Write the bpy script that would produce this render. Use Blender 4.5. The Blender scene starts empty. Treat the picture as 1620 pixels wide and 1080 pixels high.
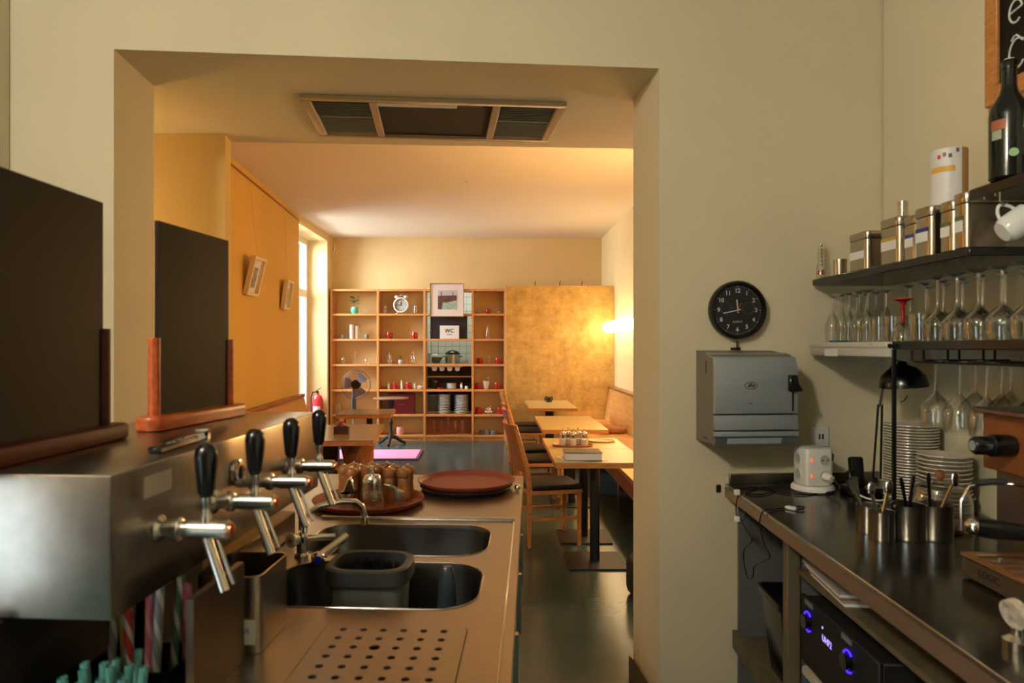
import bpy, bmesh, math, random
from mathutils import Vector, Matrix
random.seed(7)
SC = bpy.context.scene
COL = SC.collection
PI = math.pi
# ------------------------------------------------------------------ camera
H = 1.512            # eye height
F = 1080.0           # focal length in pixels of a 1620 px wide frame
CX, CY = 783.0, 549.0
cam_d = bpy.data.cameras.new('camera'); cam = bpy.data.objects.new('camera', cam_d); COL.objects.link(cam)
cam.location = (0, 0, H); cam.rotation_euler = (PI / 2, 0, 0)
cam_d.sensor_width = 36; cam_d.lens = 36 * F / 1620
cam_d.shift_x = (810 - CX) / 1620; cam_d.shift_y = (CY - 540) / 1620
cam_d.clip_start = .02; cam_d.clip_end = 60
cam_d.dof.use_dof = True; cam_d.dof.focus_distance = 6.5; cam_d.dof.aperture_fstop = 5.0
SC.camera = cam
# ------------------------------------------------------------------ world, lights, exposure
SC.view_settings.view_transform = 'Standard'; SC.view_settings.look = 'None'
SC.view_settings.exposure = 0.35; SC.view_settings.gamma = 1.0; SC.view_settings.use_curve_mapping = False
world = bpy.data.worlds.new('sky'); SC.world = world; world.use_nodes = True
bg = world.node_tree.nodes['Background']; bg.inputs[0].default_value = (.80, .90, 1, 1); bg.inputs[1].default_value = 1.0
def area(name, loc, rot, sx, sy, power, col):
    d = bpy.data.lights.new(name, 'AREA'); d.shape = 'RECTANGLE'; d.size = sx; d.size_y = sy
    d.energy = power; d.color = col
    o = bpy.data.objects.new(name, d); COL.objects.link(o); o.location = loc; o.rotation_euler = rot
    return o
SHOP_P, DOOR_P = 34, 640
LAMP_E, TUBE_E, TUBE2_E, KITCH_E = 158.0, 10.0, 34.0, 13.0
area('assumed_shop_daylight', (-2.02, -.70, .85), (0, -PI / 2, 0), 1.5, 1.2, SHOP_P, (.72, .88, 1))  # daylight through the unseen glass door assumed behind the camera
area('daylight_street_door', (-4.3, 10.15, 2.9), (0, -math.radians(55), 0), 2.2, 1.9, DOOR_P, (.92, .96, 1))

# ------------------------------------------------------------------ materials
MATS = {}
def mat(name, col, rough=.5, metal=0, var=0, vscale=6, bump=0, bscale=60, emit=None, estr=0, spec=.5, col2=None, stretch=None, coat=0, trans=0):
    if name in MATS: return MATS[name]
    m = bpy.data.materials.new(name); m.use_nodes = True; MATS[name] = m
    nt = m.node_tree; b = nt.nodes['Principled BSDF']
    b.inputs['Base Color'].default_value = (*col, 1); b.inputs['Roughness'].default_value = rough
    b.inputs['Metallic'].default_value = metal; b.inputs['Specular IOR Level'].default_value = spec
    b.inputs['Coat Weight'].default_value = coat; b.inputs['Transmission Weight'].default_value = trans
    if emit: b.inputs['Emission Color'].default_value = (*emit, 1); b.inputs['Emission Strength'].default_value = estr
    if var or bump:
        tc = nt.nodes.new('ShaderNodeTexCoord'); mp = nt.nodes.new('ShaderNodeMapping')
        nt.links.new(tc.outputs['Object'], mp.inputs[0])
        if stretch: mp.inputs['Scale'].default_value = stretch
    if var:
        n = nt.nodes.new('ShaderNodeTexNoise'); n.inputs['Scale'].default_value = vscale; n.inputs['Detail'].default_value = 5
        nt.links.new(mp.outputs[0], n.inputs['Vector'])
        r = nt.nodes.new('ShaderNodeValToRGB')
        c2 = col2 or tuple(c * (1 - var) for c in col)
        r.color_ramp.elements[0].color = (*c2, 1); r.color_ramp.elements[0].position = .3
        r.color_ramp.elements[1].color = (*(col if col2 else tuple(min(1, c * (1 + var * .5)) for c in col)), 1); r.color_ramp.elements[1].position = .7
        nt.links.new(n.outputs[0], r.inputs[0]); nt.links.new(r.outputs[0], b.inputs['Base Color'])
    if bump:
        n2 = nt.nodes.new('ShaderNodeTexNoise'); n2.inputs['Scale'].default_value = bscale; n2.inputs['Detail'].default_value = 3
        nt.links.new(mp.outputs[0], n2.inputs['Vector'])
        bp = nt.nodes.new('ShaderNodeBump'); bp.inputs['Strength'].default_value = bump; bp.inputs['Distance'].default_value = .01
        nt.links.new(n2.outputs[0], bp.inputs['Height']); nt.links.new(bp.outputs[0], b.inputs['Normal'])
    return m
def thin_glass(name, tint, gloss_rough=.03, f0=.5):
    m = bpy.data.materials.new(name); m.use_nodes = True; MATS[name] = m
    nt = m.node_tree; nt.nodes.remove(nt.nodes['Principled BSDF']); out = nt.nodes['Material Output']
    t = nt.nodes.new('ShaderNodeBsdfTransparent'); t.inputs[0].default_value = (*tint, 1)
    g = nt.nodes.new('ShaderNodeBsdfGlossy'); g.inputs['Roughness'].default_value = gloss_rough
    lw = nt.nodes.new('ShaderNodeLayerWeight'); lw.inputs[0].default_value = f0
    mp = nt.nodes.new('ShaderNodeMapRange'); mp.inputs['To Min'].default_value = .08; mp.inputs['To Max'].default_value = .75
    mx = nt.nodes.new('ShaderNodeMixShader')
    nt.links.new(lw.outputs['Facing'], mp.inputs['Value']); nt.links.new(mp.outputs[0], mx.inputs[0])
    nt.links.new(t.outputs[0], mx.inputs[1]); nt.links.new(g.outputs[0], mx.inputs[2]); nt.links.new(mx.outputs[0], out.inputs[0])
    return m
WALL = (.685, .605, .41)
paint = mat('yellow_paint', WALL, .85, var=.05, vscale=1.6, bump=.12, bscale=90)
guest_paint = mat('warm_yellow_paint', (.74, .57, .28), .85, var=.05, vscale=1.6, bump=.1, bscale=90)
ochre = mat('warm_lit_paint', (.68, .41, .085), .85, var=.06, vscale=1.2, bump=.1, bscale=90)  # yellow wall paint deepened to ochre, warm lamp light put into the colour
pier_m = mat('golden_paint', (.68, .46, .15), .85, var=.05, vscale=1.6, bump=.12, bscale=90)
ceil_m = mat('ceiling_paint', (.78, .70, .55), .9, var=.03, vscale=1)
soffit_m = mat('soffit_paint', (.55, .42, .22), .8, var=.05, vscale=2, bump=.1, bscale=60)
kitchen_m = mat('kitchen_paint', (.62, .66, .58), .7)
tile_m = mat('white_glazed_tile', (.70, .72, .66), .15)
grout_m = mat('grout', (.30, .33, .30), .9)
floor_m = mat('grey_green_linoleum', (.040, .078, .074), .24, var=.18, vscale=3, bump=.06, bscale=14)
steel = mat('brushed_steel', (.40, .35, .30), .28, 1, var=.12, vscale=30, stretch=(1, 14, 1))
steel_dk = mat('dark_brushed_steel', (.34, .31, .27), .32, 1, var=.15, vscale=30, stretch=(1, 14, 1))
basin_m = mat('basin_steel', (.13, .135, .135), .32, 1)
chrome = mat('chrome', (.78, .77, .75), .10, 1)
satin = mat('satin_nickel', (.60, .58, .54), .24, 1)
silver_p = mat('silver_grey_plastic', (.30, .335, .35), .38, .25)
taupe_p = mat('taupe_plastic', (.16, .135, .105), .5)
black_p = mat('black_plastic', (.005, .005, .006), .22)
black_m = mat('black_matt', (.008, .0075, .007), .6, spec=.3)
blackboard_m = mat('blackboard', (.008, .005, .003), .55, var=.3, vscale=4, spec=.18)
black_shelf = mat('black_lacquer_board', (.012, .012, .012), .22)
rubber = mat('rubber', (.02, .02, .02), .7)
redwood = mat('red_stained_wood', (.45, .085, .018), .32, var=.4, vscale=9, stretch=(1, 8, 8))
darkred = mat('dark_red_stained_wood', (.075, .012, .008), .5, spec=.25, var=.3, vscale=9, stretch=(1, 8, 8))
orangewood = mat('orange_beech_wood', (.55, .22, .055), .38, var=.3, vscale=7, stretch=(3, 3, 12))
shelfwood = mat('light_beech_wood', (.64, .29, .085), .45, var=.22, vscale=6, stretch=(3, 3, 10))
tabletop_m = mat('pale_oak_laminate', (.46, .33, .13), .32, var=.18, vscale=5, stretch=(8, 1.5, 4))
tabledark_m = mat('brown_oak_top', (.26, .17, .085), .24, var=.25, vscale=5, stretch=(8, 1.5, 4))
benchwood = mat('honey_plywood', (.60, .29, .075), .4, var=.2, vscale=4, stretch=(3, 1, 6))
rail_m = mat('brown_rail_wood', (.30, .11, .03), .4, var=.2, vscale=5)
stump_m = mat('carved_tree_trunk', (.28, .085, .02), .5, var=.6, vscale=10, bump=.9, bscale=22, stretch=(2, 2, .5))
millwood = mat('pepper_mill_walnut', (.30, .11, .03), .3, var=.4, vscale=20, stretch=(3, 3, 1))
tray_m = mat('brown_tray', (.25, .042, .024), .5, var=.15, vscale=40)
leather = mat('black_leather', (.008, .007, .0065), .5, spec=.3, bump=.2, bscale=180)
castiron = mat('cast_iron', (.03, .03, .034), .45, .6)
white_c = mat('white_porcelain', (.78, .76, .72), .14)
greyplate = mat('cream_porcelain', (.62, .56, .46), .2)
white_p = mat('white_plastic', (.74, .72, .66), .35)
cream_p = mat('cream_painted_wood', (.60, .56, .48), .5)
paper = mat('paper', (.74, .72, .68), .85)
paper_txt = mat('black_ink', (.02, .02, .02), .7)
chalk_m = mat('chalk', (.72, .70, .66), .9)
red_gl = mat('red_glass', (.36, .008, .012), .08, spec=.7)
red_en = mat('red_enamel', (.62, .03, .03), .3)
teal_en = mat('teal_glaze', (.10, .48, .38), .2)
grey_en = mat('grey_glaze', (.14, .16, .15), .4)
leaf_m = mat('leaf_green', (.035, .12, .03), .45, var=.3, vscale=30)
pink_m = mat('pink_mat_foam', (.82, .31, .54), .7, var=.06, vscale=8)
purple_m = mat('purple_edge', (.12, .03, .10), .7)
pinkpot_m = mat('pink_glaze', (.72, .36, .36), .4)
caserd = mat('oxblood_leather', (.11, .006, .010), .35)
window_m = mat('white_window_wood', (.80, .78, .70), .45)
tubeglow = mat('lit_opal_tube', (.9, .85, .7), .4, emit=(1, .72, .38), estr=TUBE_E)
assumed_tubeglow = mat('assumed_tube_glow', (.9, .85, .7), .4, emit=(1, .63, .28), estr=TUBE2_E)
assumed_lampglow = mat('assumed_globe_glow', (.9, .88, .8), .4, emit=(1, .97, .88), estr=LAMP_E)
assumed_sconceglow = mat('assumed_amber_glow', (.9, .8, .6), .4, emit=(1, .62, .20), estr=42)
kitchglow = mat('kitchen_fill_glow', (.9, .9, .9), .4, emit=(.95, 1, .90), estr=KITCH_E)
blueglow = mat('blue_led_ring', (.02, .01, .2), .3, emit=(.06, .02, 1), estr=1.6)
dispglow = mat('display_digits', (.1, .1, .3), .3, emit=(.42, .32, 1), estr=1.3)
redglow = mat('red_neon_switch', (.6, .05, .02), .3, emit=(1, .13, .04), estr=.9)
glass = thin_glass('clear_glass', (.93, .94, .92))
winglass = thin_glass('window_glass', (.96, .98, .98), .02, .3)
frost = mat('frosted_white_glass', (.80, .78, .74), .3, trans=.25)
# gold leaf
gold = bpy.data.materials.new('gold_leaf'); gold.use_nodes = True; MATS['gold_leaf'] = gold
def _gold():
    nt = gold.node_tree; b = nt.nodes['Principled BSDF']
    tc = nt.nodes.new('ShaderNodeTexCoord'); mp = nt.nodes.new('ShaderNodeMapping'); nt.links.new(tc.outputs['Object'], mp.inputs[0])
    mp.inputs['Rotation'].default_value = (PI / 2, 0, 0)
    br = nt.nodes.new('ShaderNodeTexBrick'); br.inputs['Scale'].default_value = 1; br.offset = 0
    br.inputs['Brick Width'].default_value = .083; br.inputs['Row Height'].default_value = .083; br.inputs['Mortar Size'].default_value = .0025
    br.inputs['Color1'].default_value = (.84, .60, .24, 1); br.inputs['Color2'].default_value = (.78, .54, .20, 1); br.inputs['Mortar'].default_value = (.74, .50, .18, 1)
    nt.links.new(mp.outputs[0], br.inputs['Vector'])
    n = nt.nodes.new('ShaderNodeTexNoise'); n.inputs['Scale'].default_value = 5; n.inputs['Detail'].default_value = 8; n.inputs['Roughness'].default_value = .75
    nt.links.new(tc.outputs['Object'], n.inputs['Vector'])
    mx = nt.nodes.new('ShaderNodeMix'); mx.data_type = 'RGBA'; mx.blend_type = 'MULTIPLY'; mx.inputs[0].default_value = .8
    rp = nt.nodes.new('ShaderNodeValToRGB'); rp.color_ramp.elements[0].position = .35; rp.color_ramp.elements[0].color = (.48, .44, .36, 1); rp.color_ramp.elements[1].position = .68; rp.color_ramp.elements[1].color = (1, 1, 1, 1)
    nt.links.new(n.outputs[0], rp.inputs[0]); nt.links.new(br.outputs[0], mx.inputs[6]); nt.links.new(rp.outputs[0], mx.inputs[7])
    nt.links.new(mx.outputs[2], b.inputs['Base Color']); b.inputs['Metallic'].default_value = .75; b.inputs['Roughness'].default_value = .42
    bp = nt.nodes.new('ShaderNodeBump'); bp.inputs['Strength'].default_value = .25; bp.inputs['Distance'].default_value = .01
    nt.links.new(n.outputs[0], bp.inputs['Height']); nt.links.new(bp.outputs[0], b.inputs['Normal'])
_gold()

# ------------------------------------------------------------------ helpers
def at(u, v, Y): return Vector(((u - CX) * Y / F, Y, H - (v - CY) * Y / F))
def onz(u, v, z):
    Y = (H - z) * F / (v - CY); return Vector(((u - CX) * Y / F, Y, z))
class MB:
    def __init__(s): s.v = []; s.f = []
    def add(s, vs, fs):
        n = len(s.v); s.v += [tuple(v) for v in vs]; s.f += [tuple(i + n for i in f) for f in fs]; return s
    def box(s, x0, x1, y0, y1, z0, z1):
        vs = [(x, y, z) for z in (z0, z1) for y in (y0, y1) for x in (x0, x1)]
        return s.add(vs, [(0, 2, 3, 1), (4, 5, 7, 6), (0, 1, 5, 4), (2, 6, 7, 3), (0, 4, 6, 2), (1, 3, 7, 5)])
    def prism(s, poly, a0, a1, axis='z'):
        n = len(poly)
        def mk(p, a): return {'z': (p[0], p[1], a), 'y': (p[0], a, p[1]), 'x': (a, p[0], p[1])}[axis]
        vs = [mk(p, a0) for p in poly] + [mk(p, a1) for p in poly]
        fs = [tuple(range(n))[::-1], tuple(range(n, 2 * n))] + [(i, (i + 1) % n, n + (i + 1) % n, n + i) for i in range(n)]
        return s.add(vs, fs)
    def cyl(s, p0, p1, r0, r1=None, n=16, caps=True):
        r1 = r0 if r1 is None else r1
        p0, p1 = Vector(p0), Vector(p1); d = (p1 - p0).normalized()
        a = d.orthogonal().normalized(); b = d.cross(a)
        vs = [p0 + (a * math.cos(t) + b * math.sin(t)) * r0 for t in (2 * PI * i / n for i in range(n))]
        vs += [p1 + (a * math.cos(t) + b * math.sin(t)) * r1 for t in (2 * PI * i / n for i in range(n))]
        fs = [(i, (i + 1) % n, n + (i + 1) % n, n + i) for i in range(n)]
        if caps: fs += [tuple(range(n))[::-1], tuple(range(n, 2 * n))]
        return s.add(vs, fs)
    def lathe(s, prof, c=(0, 0, 0), n=20, M=None):
        vs = []; fs = []; k = len(prof)
        for (r, z) in prof:
            for i in range(n):
                t = 2 * PI * i / n; p = Vector((r * math.cos(t), r * math.sin(t), z))
                if M: p = M @ p
                vs.append(p + Vector(c))
        for j in range(k - 1):
            for i in range(n):
                a, b = j * n + i, j * n + (i + 1) % n
                fs.append((a, b, b + n, a + n))
        if prof[0][0] > 1e-6: pass
        return s.add(vs, fs)
    def solid(s, prof, c=(0, 0, 0), n=20, M=None):   # lathe closed at both ends
        return s.lathe([(1e-5, prof[0][1])] + list(prof) + [(1e-5, prof[-1][1])], c, n, M)
    def tube(s, pts, r, n=8, caps=True):
        P = [Vector(p) for p in pts]; rs = r if isinstance(r, (list, tuple)) else [r] * len(P)
        vs = []; a = None
        for i, p in enumerate(P):
            d = (P[min(i + 1, len(P) - 1)] - P[max(i - 1, 0)]).normalized()
            if a is None: a = d.orthogonal().normalized()
            else: a = (a - d * a.dot(d)); a = a.normalized() if a.length > 1e-6 else d.orthogonal().normalized()
            b = d.cross(a)
            vs += [p + (a * math.cos(t) + b * math.sin(t)) * rs[i] for t in (2 * PI * k / n for k in range(n))]
        fs = []
        for i in range(len(P) - 1):
            for k in range(n):
                x, y = i * n + k, i * n + (k + 1) % n
                fs.append((x, y, y + n, x + n))
        if caps: fs += [tuple(range(n))[::-1], tuple(range((len(P) - 1) * n, len(P) * n))]
        return s.add(vs, fs)
    def ball(s, c, r, sx=1, sy=1, sz=1, n=14, m=8):
        M = Matrix.Diagonal((sx, sy, sz)).to_3x3()
        return s.lathe([(max(1e-5, r * math.sin(PI * j / m)), -r * math.cos(PI * j / m)) for j in range(m + 1)], c, n, M)
    def tf(s, M):
        s.v = [tuple(M @ Vector(v)) for v in s.v]; return s
    def mesh(s, name, m, bevel=0, segs=1, flat=False, ang=38):
        me = bpy.data.meshes.new(name); me.from_pydata(s.v, [], s.f); me.update()
        bm = bmesh.new(); bm.from_mesh(me)
        bmesh.ops.remove_doubles(bm, verts=bm.verts, dist=2e-5)
        bmesh.ops.recalc_face_normals(bm, faces=bm.faces)
        if bevel:
            es = [e for e in bm.edges if len(e.link_faces) == 2 and e.calc_face_angle() > .6]
            bmesh.ops.bevel(bm, geom=es, offset=bevel, segments=segs, affect='EDGES', profile=.5, clamp_overlap=True)
        bm.to_mesh(me); bm.free()
        if not flat:
            for p in me.polygons: p.use_smooth = True
            me.set_sharp_from_angle(angle=math.radians(ang))
        me.materials.append(m); return me
    def build(s, name, m, parent=None, **k):
        o = bpy.data.objects.new(name, s.mesh(name, m, **k)); COL.objects.link(o)
        if parent is not None: o.parent = parent
        return o
def tag(o, label=None, cat=None, group=None, kind=None):
    if label: o['label'] = label
    if cat: o['category'] = cat
    if group: o['group'] = group
    if kind: o['kind'] = kind
    return o
def thing(name, label, cat, loc=(0, 0, 0), rz=0, group=None, rot=None):
    o = bpy.data.objects.new(name, None); COL.objects.link(o); o.empty_display_size = .05
    o.location = loc; o.rotation_euler = rot or (0, 0, rz)
    return tag(o, label, cat, group)
def single(mb, name, m, label, cat, loc=(0, 0, 0), rz=0, group=None, **k):
    o = mb.build(name, m, None, **k); o.location = loc; o.rotation_euler = (0, 0, rz)
    return tag(o, label, cat, group)
def struct(mb, name, m, label=None, **k):
    o = mb.build(name, m, None, **k); o['kind'] = 'structure'
    if label: o['label'] = label
    return o
def dup(root, loc, rz=None, label=None, group=None):
    r = root.copy(); COL.objects.link(r); r.location = loc
    if rz is not None: r.rotation_euler = (0, 0, rz)
    if label: r['label'] = label
    if group: r['group'] = group
    for ch in list(root.children):
        c = ch.copy(); COL.objects.link(c); c.parent = r
        for g in list(ch.children):
            d = g.copy(); COL.objects.link(d); d.parent = c
    return r
def text_obj(txt, size, m, parent, name, M, extrude=.0006, shear=0, align='CENTER', bold=0):
    cu = bpy.data.curves.new('text', 'FONT'); cu.body = txt; cu.size = size; cu.extrude = extrude; cu.align_x = align; cu.align_y = 'CENTER'; cu.shear = shear; cu.offset = bold; cu.resolution_u = 3
    t = bpy.data.objects.new('text', cu); COL.objects.link(t)
    bpy.context.view_layer.update()
    me = bpy.data.meshes.new_from_object(t.evaluated_get(bpy.context.evaluated_depsgraph_get()))
    bpy.data.objects.remove(t); bpy.data.curves.remove(cu)
    me.transform(M); me.materials.clear(); me.materials.append(m); me.name = name
    o = bpy.data.objects.new(name, me); COL.objects.link(o); o.parent = parent
    return o
def Mx(loc, rot=(0, 0, 0)):
    from mathutils import Euler
    return Matrix.Translation(loc) @ Euler(rot).to_matrix().to_4x4()
def rrect(x0, x1, y0, y1, r, n=5):
    out = []
    for (cx, cy, a0) in ((x1 - r, y1 - r, 0), (x0 + r, y1 - r, PI / 2), (x0 + r, y0 + r, PI), (x1 - r, y0 + r, 1.5 * PI)):
        for i in range(n + 1):
            a = a0 + PI / 2 * i / n; out.append((cx + r * math.cos(a), cy + r * math.sin(a)))
    return out
def circle(cx, cy, r, n=12): return [(cx + r * math.cos(2 * PI * i / n), cy + r * math.sin(2 * PI * i / n)) for i in range(n)]
def holed_plate(outer, holes, z, thick):
    bm = bmesh.new()
    def loop(pts):
        vs = [bm.verts.new((x, y, z)) for x, y in pts]
        for i in range(len(vs)): bm.edges.new((vs[i], vs[(i + 1) % len(vs)]))
    loop(outer)
    for h in holes: loop(h)
    bmesh.ops.triangle_fill(bm, use_beauty=True, use_dissolve=False, edges=bm.edges[:])
    ext = bmesh.ops.extrude_face_region(bm, geom=bm.faces[:])
    bmesh.ops.translate(bm, vec=(0, 0, -thick), verts=[g for g in ext['geom'] if isinstance(g, bmesh.types.BMVert)])
    bmesh.ops.recalc_face_normals(bm, faces=bm.faces)
    me = bpy.data.meshes.new('plate'); bm.to_mesh(me); bm.free(); return me
def mesh_obj(name, me, m, parent=None, smooth=False):
    me.materials.clear(); me.materials.append(m)
    o = bpy.data.objects.new(name, me); COL.objects.link(o)
    if parent is not None: o.parent = parent
    return o
WR = math.radians(4.83); WO = Vector((-1.433, 2.567, 0))        # wall with the passage: old building, not square to the room
def WL(t, n=0, z=0): return WO + Vector((t * math.cos(WR) + n * math.sin(WR), t * math.sin(WR) - n * math.cos(WR), z))   # n: towards the bar
BR = -math.radians(3.034); BO = Vector((-.0333, 0, 0))          # direction of the bar counters
def BF(x, y, z=0): return BO + Vector((x * math.cos(BR) - y * math.sin(BR), x * math.sin(BR) + y * math.cos(BR), z))
def bf_inv(p): 
    d = Vector(p) - BO; return Vector((d.x * math.cos(BR) + d.y * math.sin(BR), -d.x * math.sin(BR) + d.y * math.cos(BR), d.z))
# ================================================================== the setting
CH = 3.32
struct(MB().box(-3.4, 2.1, -2.75, 13.2, -.06, 0), 'floor', floor_m, 'dark grey green glossy linoleum floor')
struct(MB().box(-3.4, 2.1, -2.75, 13.2, CH, CH + .1), 'ceiling', ceil_m, 'pale plaster ceiling')
m = MB()                                                         # wall with the passage
m.prism([(-.55, 0), (0, 0), (0, 2.632), (2.101, 2.632), (2.101, 0), (3.35, 0), (3.35, CH), (-.55, CH)], 0, .365, 'y')
wp = struct(m, 'wall_passage', paint, 'pale yellow wall with the wide passage opening'); wp.location = WO; wp.rotation_euler = (0, 0, WR)
struct(MB().box(1.603, 1.76, -2.75, 2.815, 0, CH), 'wall_shelves', paint, 'yellow wall carrying the black shelves')
m = MB(); m.box(-1.95, -1.80, -2.75, -1.3, 0, CH); m.box(-1.95, -1.80, -.1, 2.53, 0, CH); m.box(-1.95, -1.80, -1.3, -.1, 0, .08); m.box(-1.95, -1.80, -1.3, -.1, 1.62, CH)
struct(m, 'wall_bar_side', paint)
struct(MB().box(-1.80, 1.603, -2.75, -2.6, 0, CH), 'wall_rear', mat('dark_bounce_cut', (.06, .035, .02), .5, var=.3, vscale=3))  # unseen rear wall, made dark to cut light bounced onto the passage wall
m = MB(); m.box(-1.90, -1.84, -1.3, -.1, .08, .14); m.box(-1.90, -1.84, -1.3, -.1, 1.56, 1.62)
for y in (-1.3, -.73, -.16): m.box(-1.90, -1.84, y, y + .06, .14, 1.56)
w2 = struct(m, 'window_assumed', window_m, 'assumed white framed glass door of the bar room, out of view')  # unseen opening, assumed from the bright reflection on the tower end
for y in (-1.24, -.67): MB().box(-1.873, -1.867, y, y + .51, .14, 1.56).build('pane', winglass, w2)
# lowered ceiling behind the passage wall, holding the air conditioner
p0, p1 = WL(-1.5, -.365), WL(3.35, -.365)
def soff(x): return 3.729 + .0566 * (x + 1.437)
struct(MB().prism([(p0.x, p0.y), (p1.x, p1.y), (1.95, soff(1.95)), (-2.93, soff(-2.93))], 2.632, CH), 'ceiling_lowered', paint, 'lowered brown yellow ceiling behind the passage')
struct(MB().prism([(-2.35, 3.565), (-1.415, 3.58), (-1.442, soff(-1.442)), (-2.35, soff(-2.35))], 0, 2.632), 'wall_pier', pier_m, 'yellow wall pier behind the passage')
struct(MB().prism([(-2.93, 2.43), (-2.8, 2.43), (-2.35, 3.5), (-2.35, soff(-2.35)), (-2.93, soff(-2.93))], 0, 2.632), 'wall_side_passage', paint)
# guest room
struct(MB().prism([(-2.35, 3.68), (-2.51, 6.52), (-2.68, 9.33), (-3.12, 9.33), (-3.12, 3.66)], 0, CH), 'wall_left', ochre, 'yellow wall tinted ochre by warm light, with two little frames')
m = MB().box(-3.12, -2.69, 10.95, 11.5, 0, CH); m.box(-3.12, -2.69, 9.33, 10.95, 3.215, CH)
struct(m, 'wall_window_niche', guest_paint, 'cream reveal of the tall window')
struct(MB().box(1.773, 1.95, 3.86, 11.5, 0, CH), 'wall_right', guest_paint, 'yellow wall above the long bench')
XC = [(u - CX) * 11.03 / F for u in (523.7, 597.7, 671.6, 747.8, 799)]
ZR = [2.452, 2.038, 1.629, 1.221, .8124, .409, .072]
m = MB(); hx0, hx1, hz0, hz1 = XC[2], XC[3], ZR[5] + .03, ZR[0]
m.box(-2.69, hx0, 11.34, 11.5, 0, CH); m.box(hx1, 1.773, 11.34, 11.5, 0, CH); m.box(hx0, hx1, 11.34, 11.5, 0, hz0); m.box(hx0, hx1, 11.34, 11.5, hz1, CH)
struct(m, 'wall_back', guest_paint, 'yellow back wall behind the tall shelves')
# kitchen behind the serving hatch
m = MB(); m.box(-1.75, -1.65, 11.5, 12.7, 0, CH); m.box(.15, .25, 11.5, 12.7, 0, CH)
struct(m, 'wall_kitchen_side', kitchen_m)
kb = struct(MB().box(-1.65, .15, 12.6, 12.7, 0, CH), 'wall_kitchen', grout_m, 'tiled kitchen wall seen through the hatch')
tl = MB().box(-.062, .062, -.012, 0, -.062, .062).mesh('tile', tile_m, bevel=.003)
for i in range(12):
    for j in range(11):
        o = bpy.data.objects.new('tile', tl); COL.objects.link(o); o.parent = kb; o.location = (-1.50 + i * .13, 12.6, 1.20 + j * .13)
struct(MB().box(-1.63, .13, 11.52, 12.58, 2.78, 2.80), 'ceiling_kitchen', kitchen_m)
t = thing('kitchen_fill_lamp', 'added fill light panel on the unseen kitchen ceiling', 'lamp', (-.8, 12.0, 2.78))  # unseen lamp, added to stand in for the daylight of the kitchen
MB().box(-.4, .4, -.15, .15, -.05, 0).build('housing', white_p, t); MB().box(-.38, .38, -.13, .13, -.056, -.05).build('diffuser', kitchglow, t)
# street window, a tall glazed door in the niche
m = MB(); X0, X1 = -3.06, -3.0
for y0, y1 in ((9.34, 9.44), (10.86, 10.945), (10.10, 10.18)): m.box(X0, X1, y0, y1, 0, 3.21)
m.box(X0, X1, 9.44, 10.86, 3.13, 3.21); m.box(X0, X1, 9.44, 10.86, 2.30, 2.42); m.box(X0, X1, 9.44, 10.86, 0, .12)
w1 = struct(m, 'window_1', window_m, 'tall bright glazed door to the street')
for y0, y1 in ((9.44, 10.10), (10.18, 10.86)):
    for z0, z1 in ((.12, 2.30), (2.42, 3.13)): MB().box(-3.033, -3.028, y0, y1, z0, z1).build('pane', winglass, w1)
# picture rail line and skirting
m = MB(); m.prism([(-2.345, 3.80), (-2.335, 3.80), (-2.495, 6.52), (-2.665, 9.32), (-2.677, 9.32), (-2.508, 6.52)], 3.235, 3.25); struct(m, 'trim_1', rail_m, 'thin brown picture rail')
m = MB(); m.prism([(0, 0), (.02, 0), (.02, .09), (0, .11)], .0, .37, 'y'); o = struct(m, 'baseboard_jamb', mat('dark_skirting', (.07, .035, .015), .4)); o.location = WL(2.081, 0, 0); o.rotation_euler = (0, 0, WR)

# ------------------------------------------------------------------ air conditioner in the lowered ceiling
vp = WL(.603, -.40, 2.632)
t = thing('air_conditioner', 'ceiling air conditioner with dark centre panel and four slatted grilles', 'air conditioner', vp, WR)
W_, D_ = 1.20, .56; fr = mat('vent_frame', (.50, .38, .24), .5); slat_m = mat('vent_slat', (.50, .46, .38), .5); dark_f = mat('vent_filter', (.035, .028, .02), .8, bump=.4, bscale=300)
m = MB()
for (x0, x1, y0, y1) in ((0, W_, 0, .03), (0, W_, D_ - .03, D_), (0, .04, .03, D_ - .03), (W_ - .04, W_, .03, D_ - .03), (.30, .335, .03, D_ - .03), (.865, .90, .03, D_ - .03)):
    m.box(x0, x1, y0, y1, -.02, 0)
m.build('frame', fr, t, bevel=.003)
MB().box(.335, .865, .09, D_ - .03, -.006, 0).build('filter_panel', dark_f, t)
m = MB().box(.335, .70, .03, .09, -.016, 0); m.build('lid_strip', white_p, t, bevel=.003)
MB().box(.70, .82, .035, .08, -.010, 0).build('display_strip', mat('vent_display', (.10, .05, .03), .4), t)
for x0, x1 in ((.04, .30), (.90, 1.16)):
    for k in range(2):
        y0 = .04 + k * .245; g = MB().box(x0, x1, y0, y0 + .225, -.003, 0).build('grille', black_m if k == 0 else slat_m, t)
        for j in range(9):
            yy = y0 + .012 + j * .0245; MB().prism([(yy, -.014), (yy + .014, -.006), (yy + .014, -.003), (yy, -.011)], x0 + .005, x1 - .005, 'x').build('slat', slat_m, g)
hk = MB(); hk.tube([(0, 0, 0), (0, 0, -.03), (.012, 0, -.045), (.02, 0, -.035)], .003, 6); hk.solid([(.012, -.004), (.012, 0)], n=10)
single(hk, 'ceiling_hook', chrome, 'small metal hook in the guest room ceiling', 'hook', at(738, 276, 7.45) * 1 + Vector((0, 0, 3.32 - at(738, 276, 7.45).z)))

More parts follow.
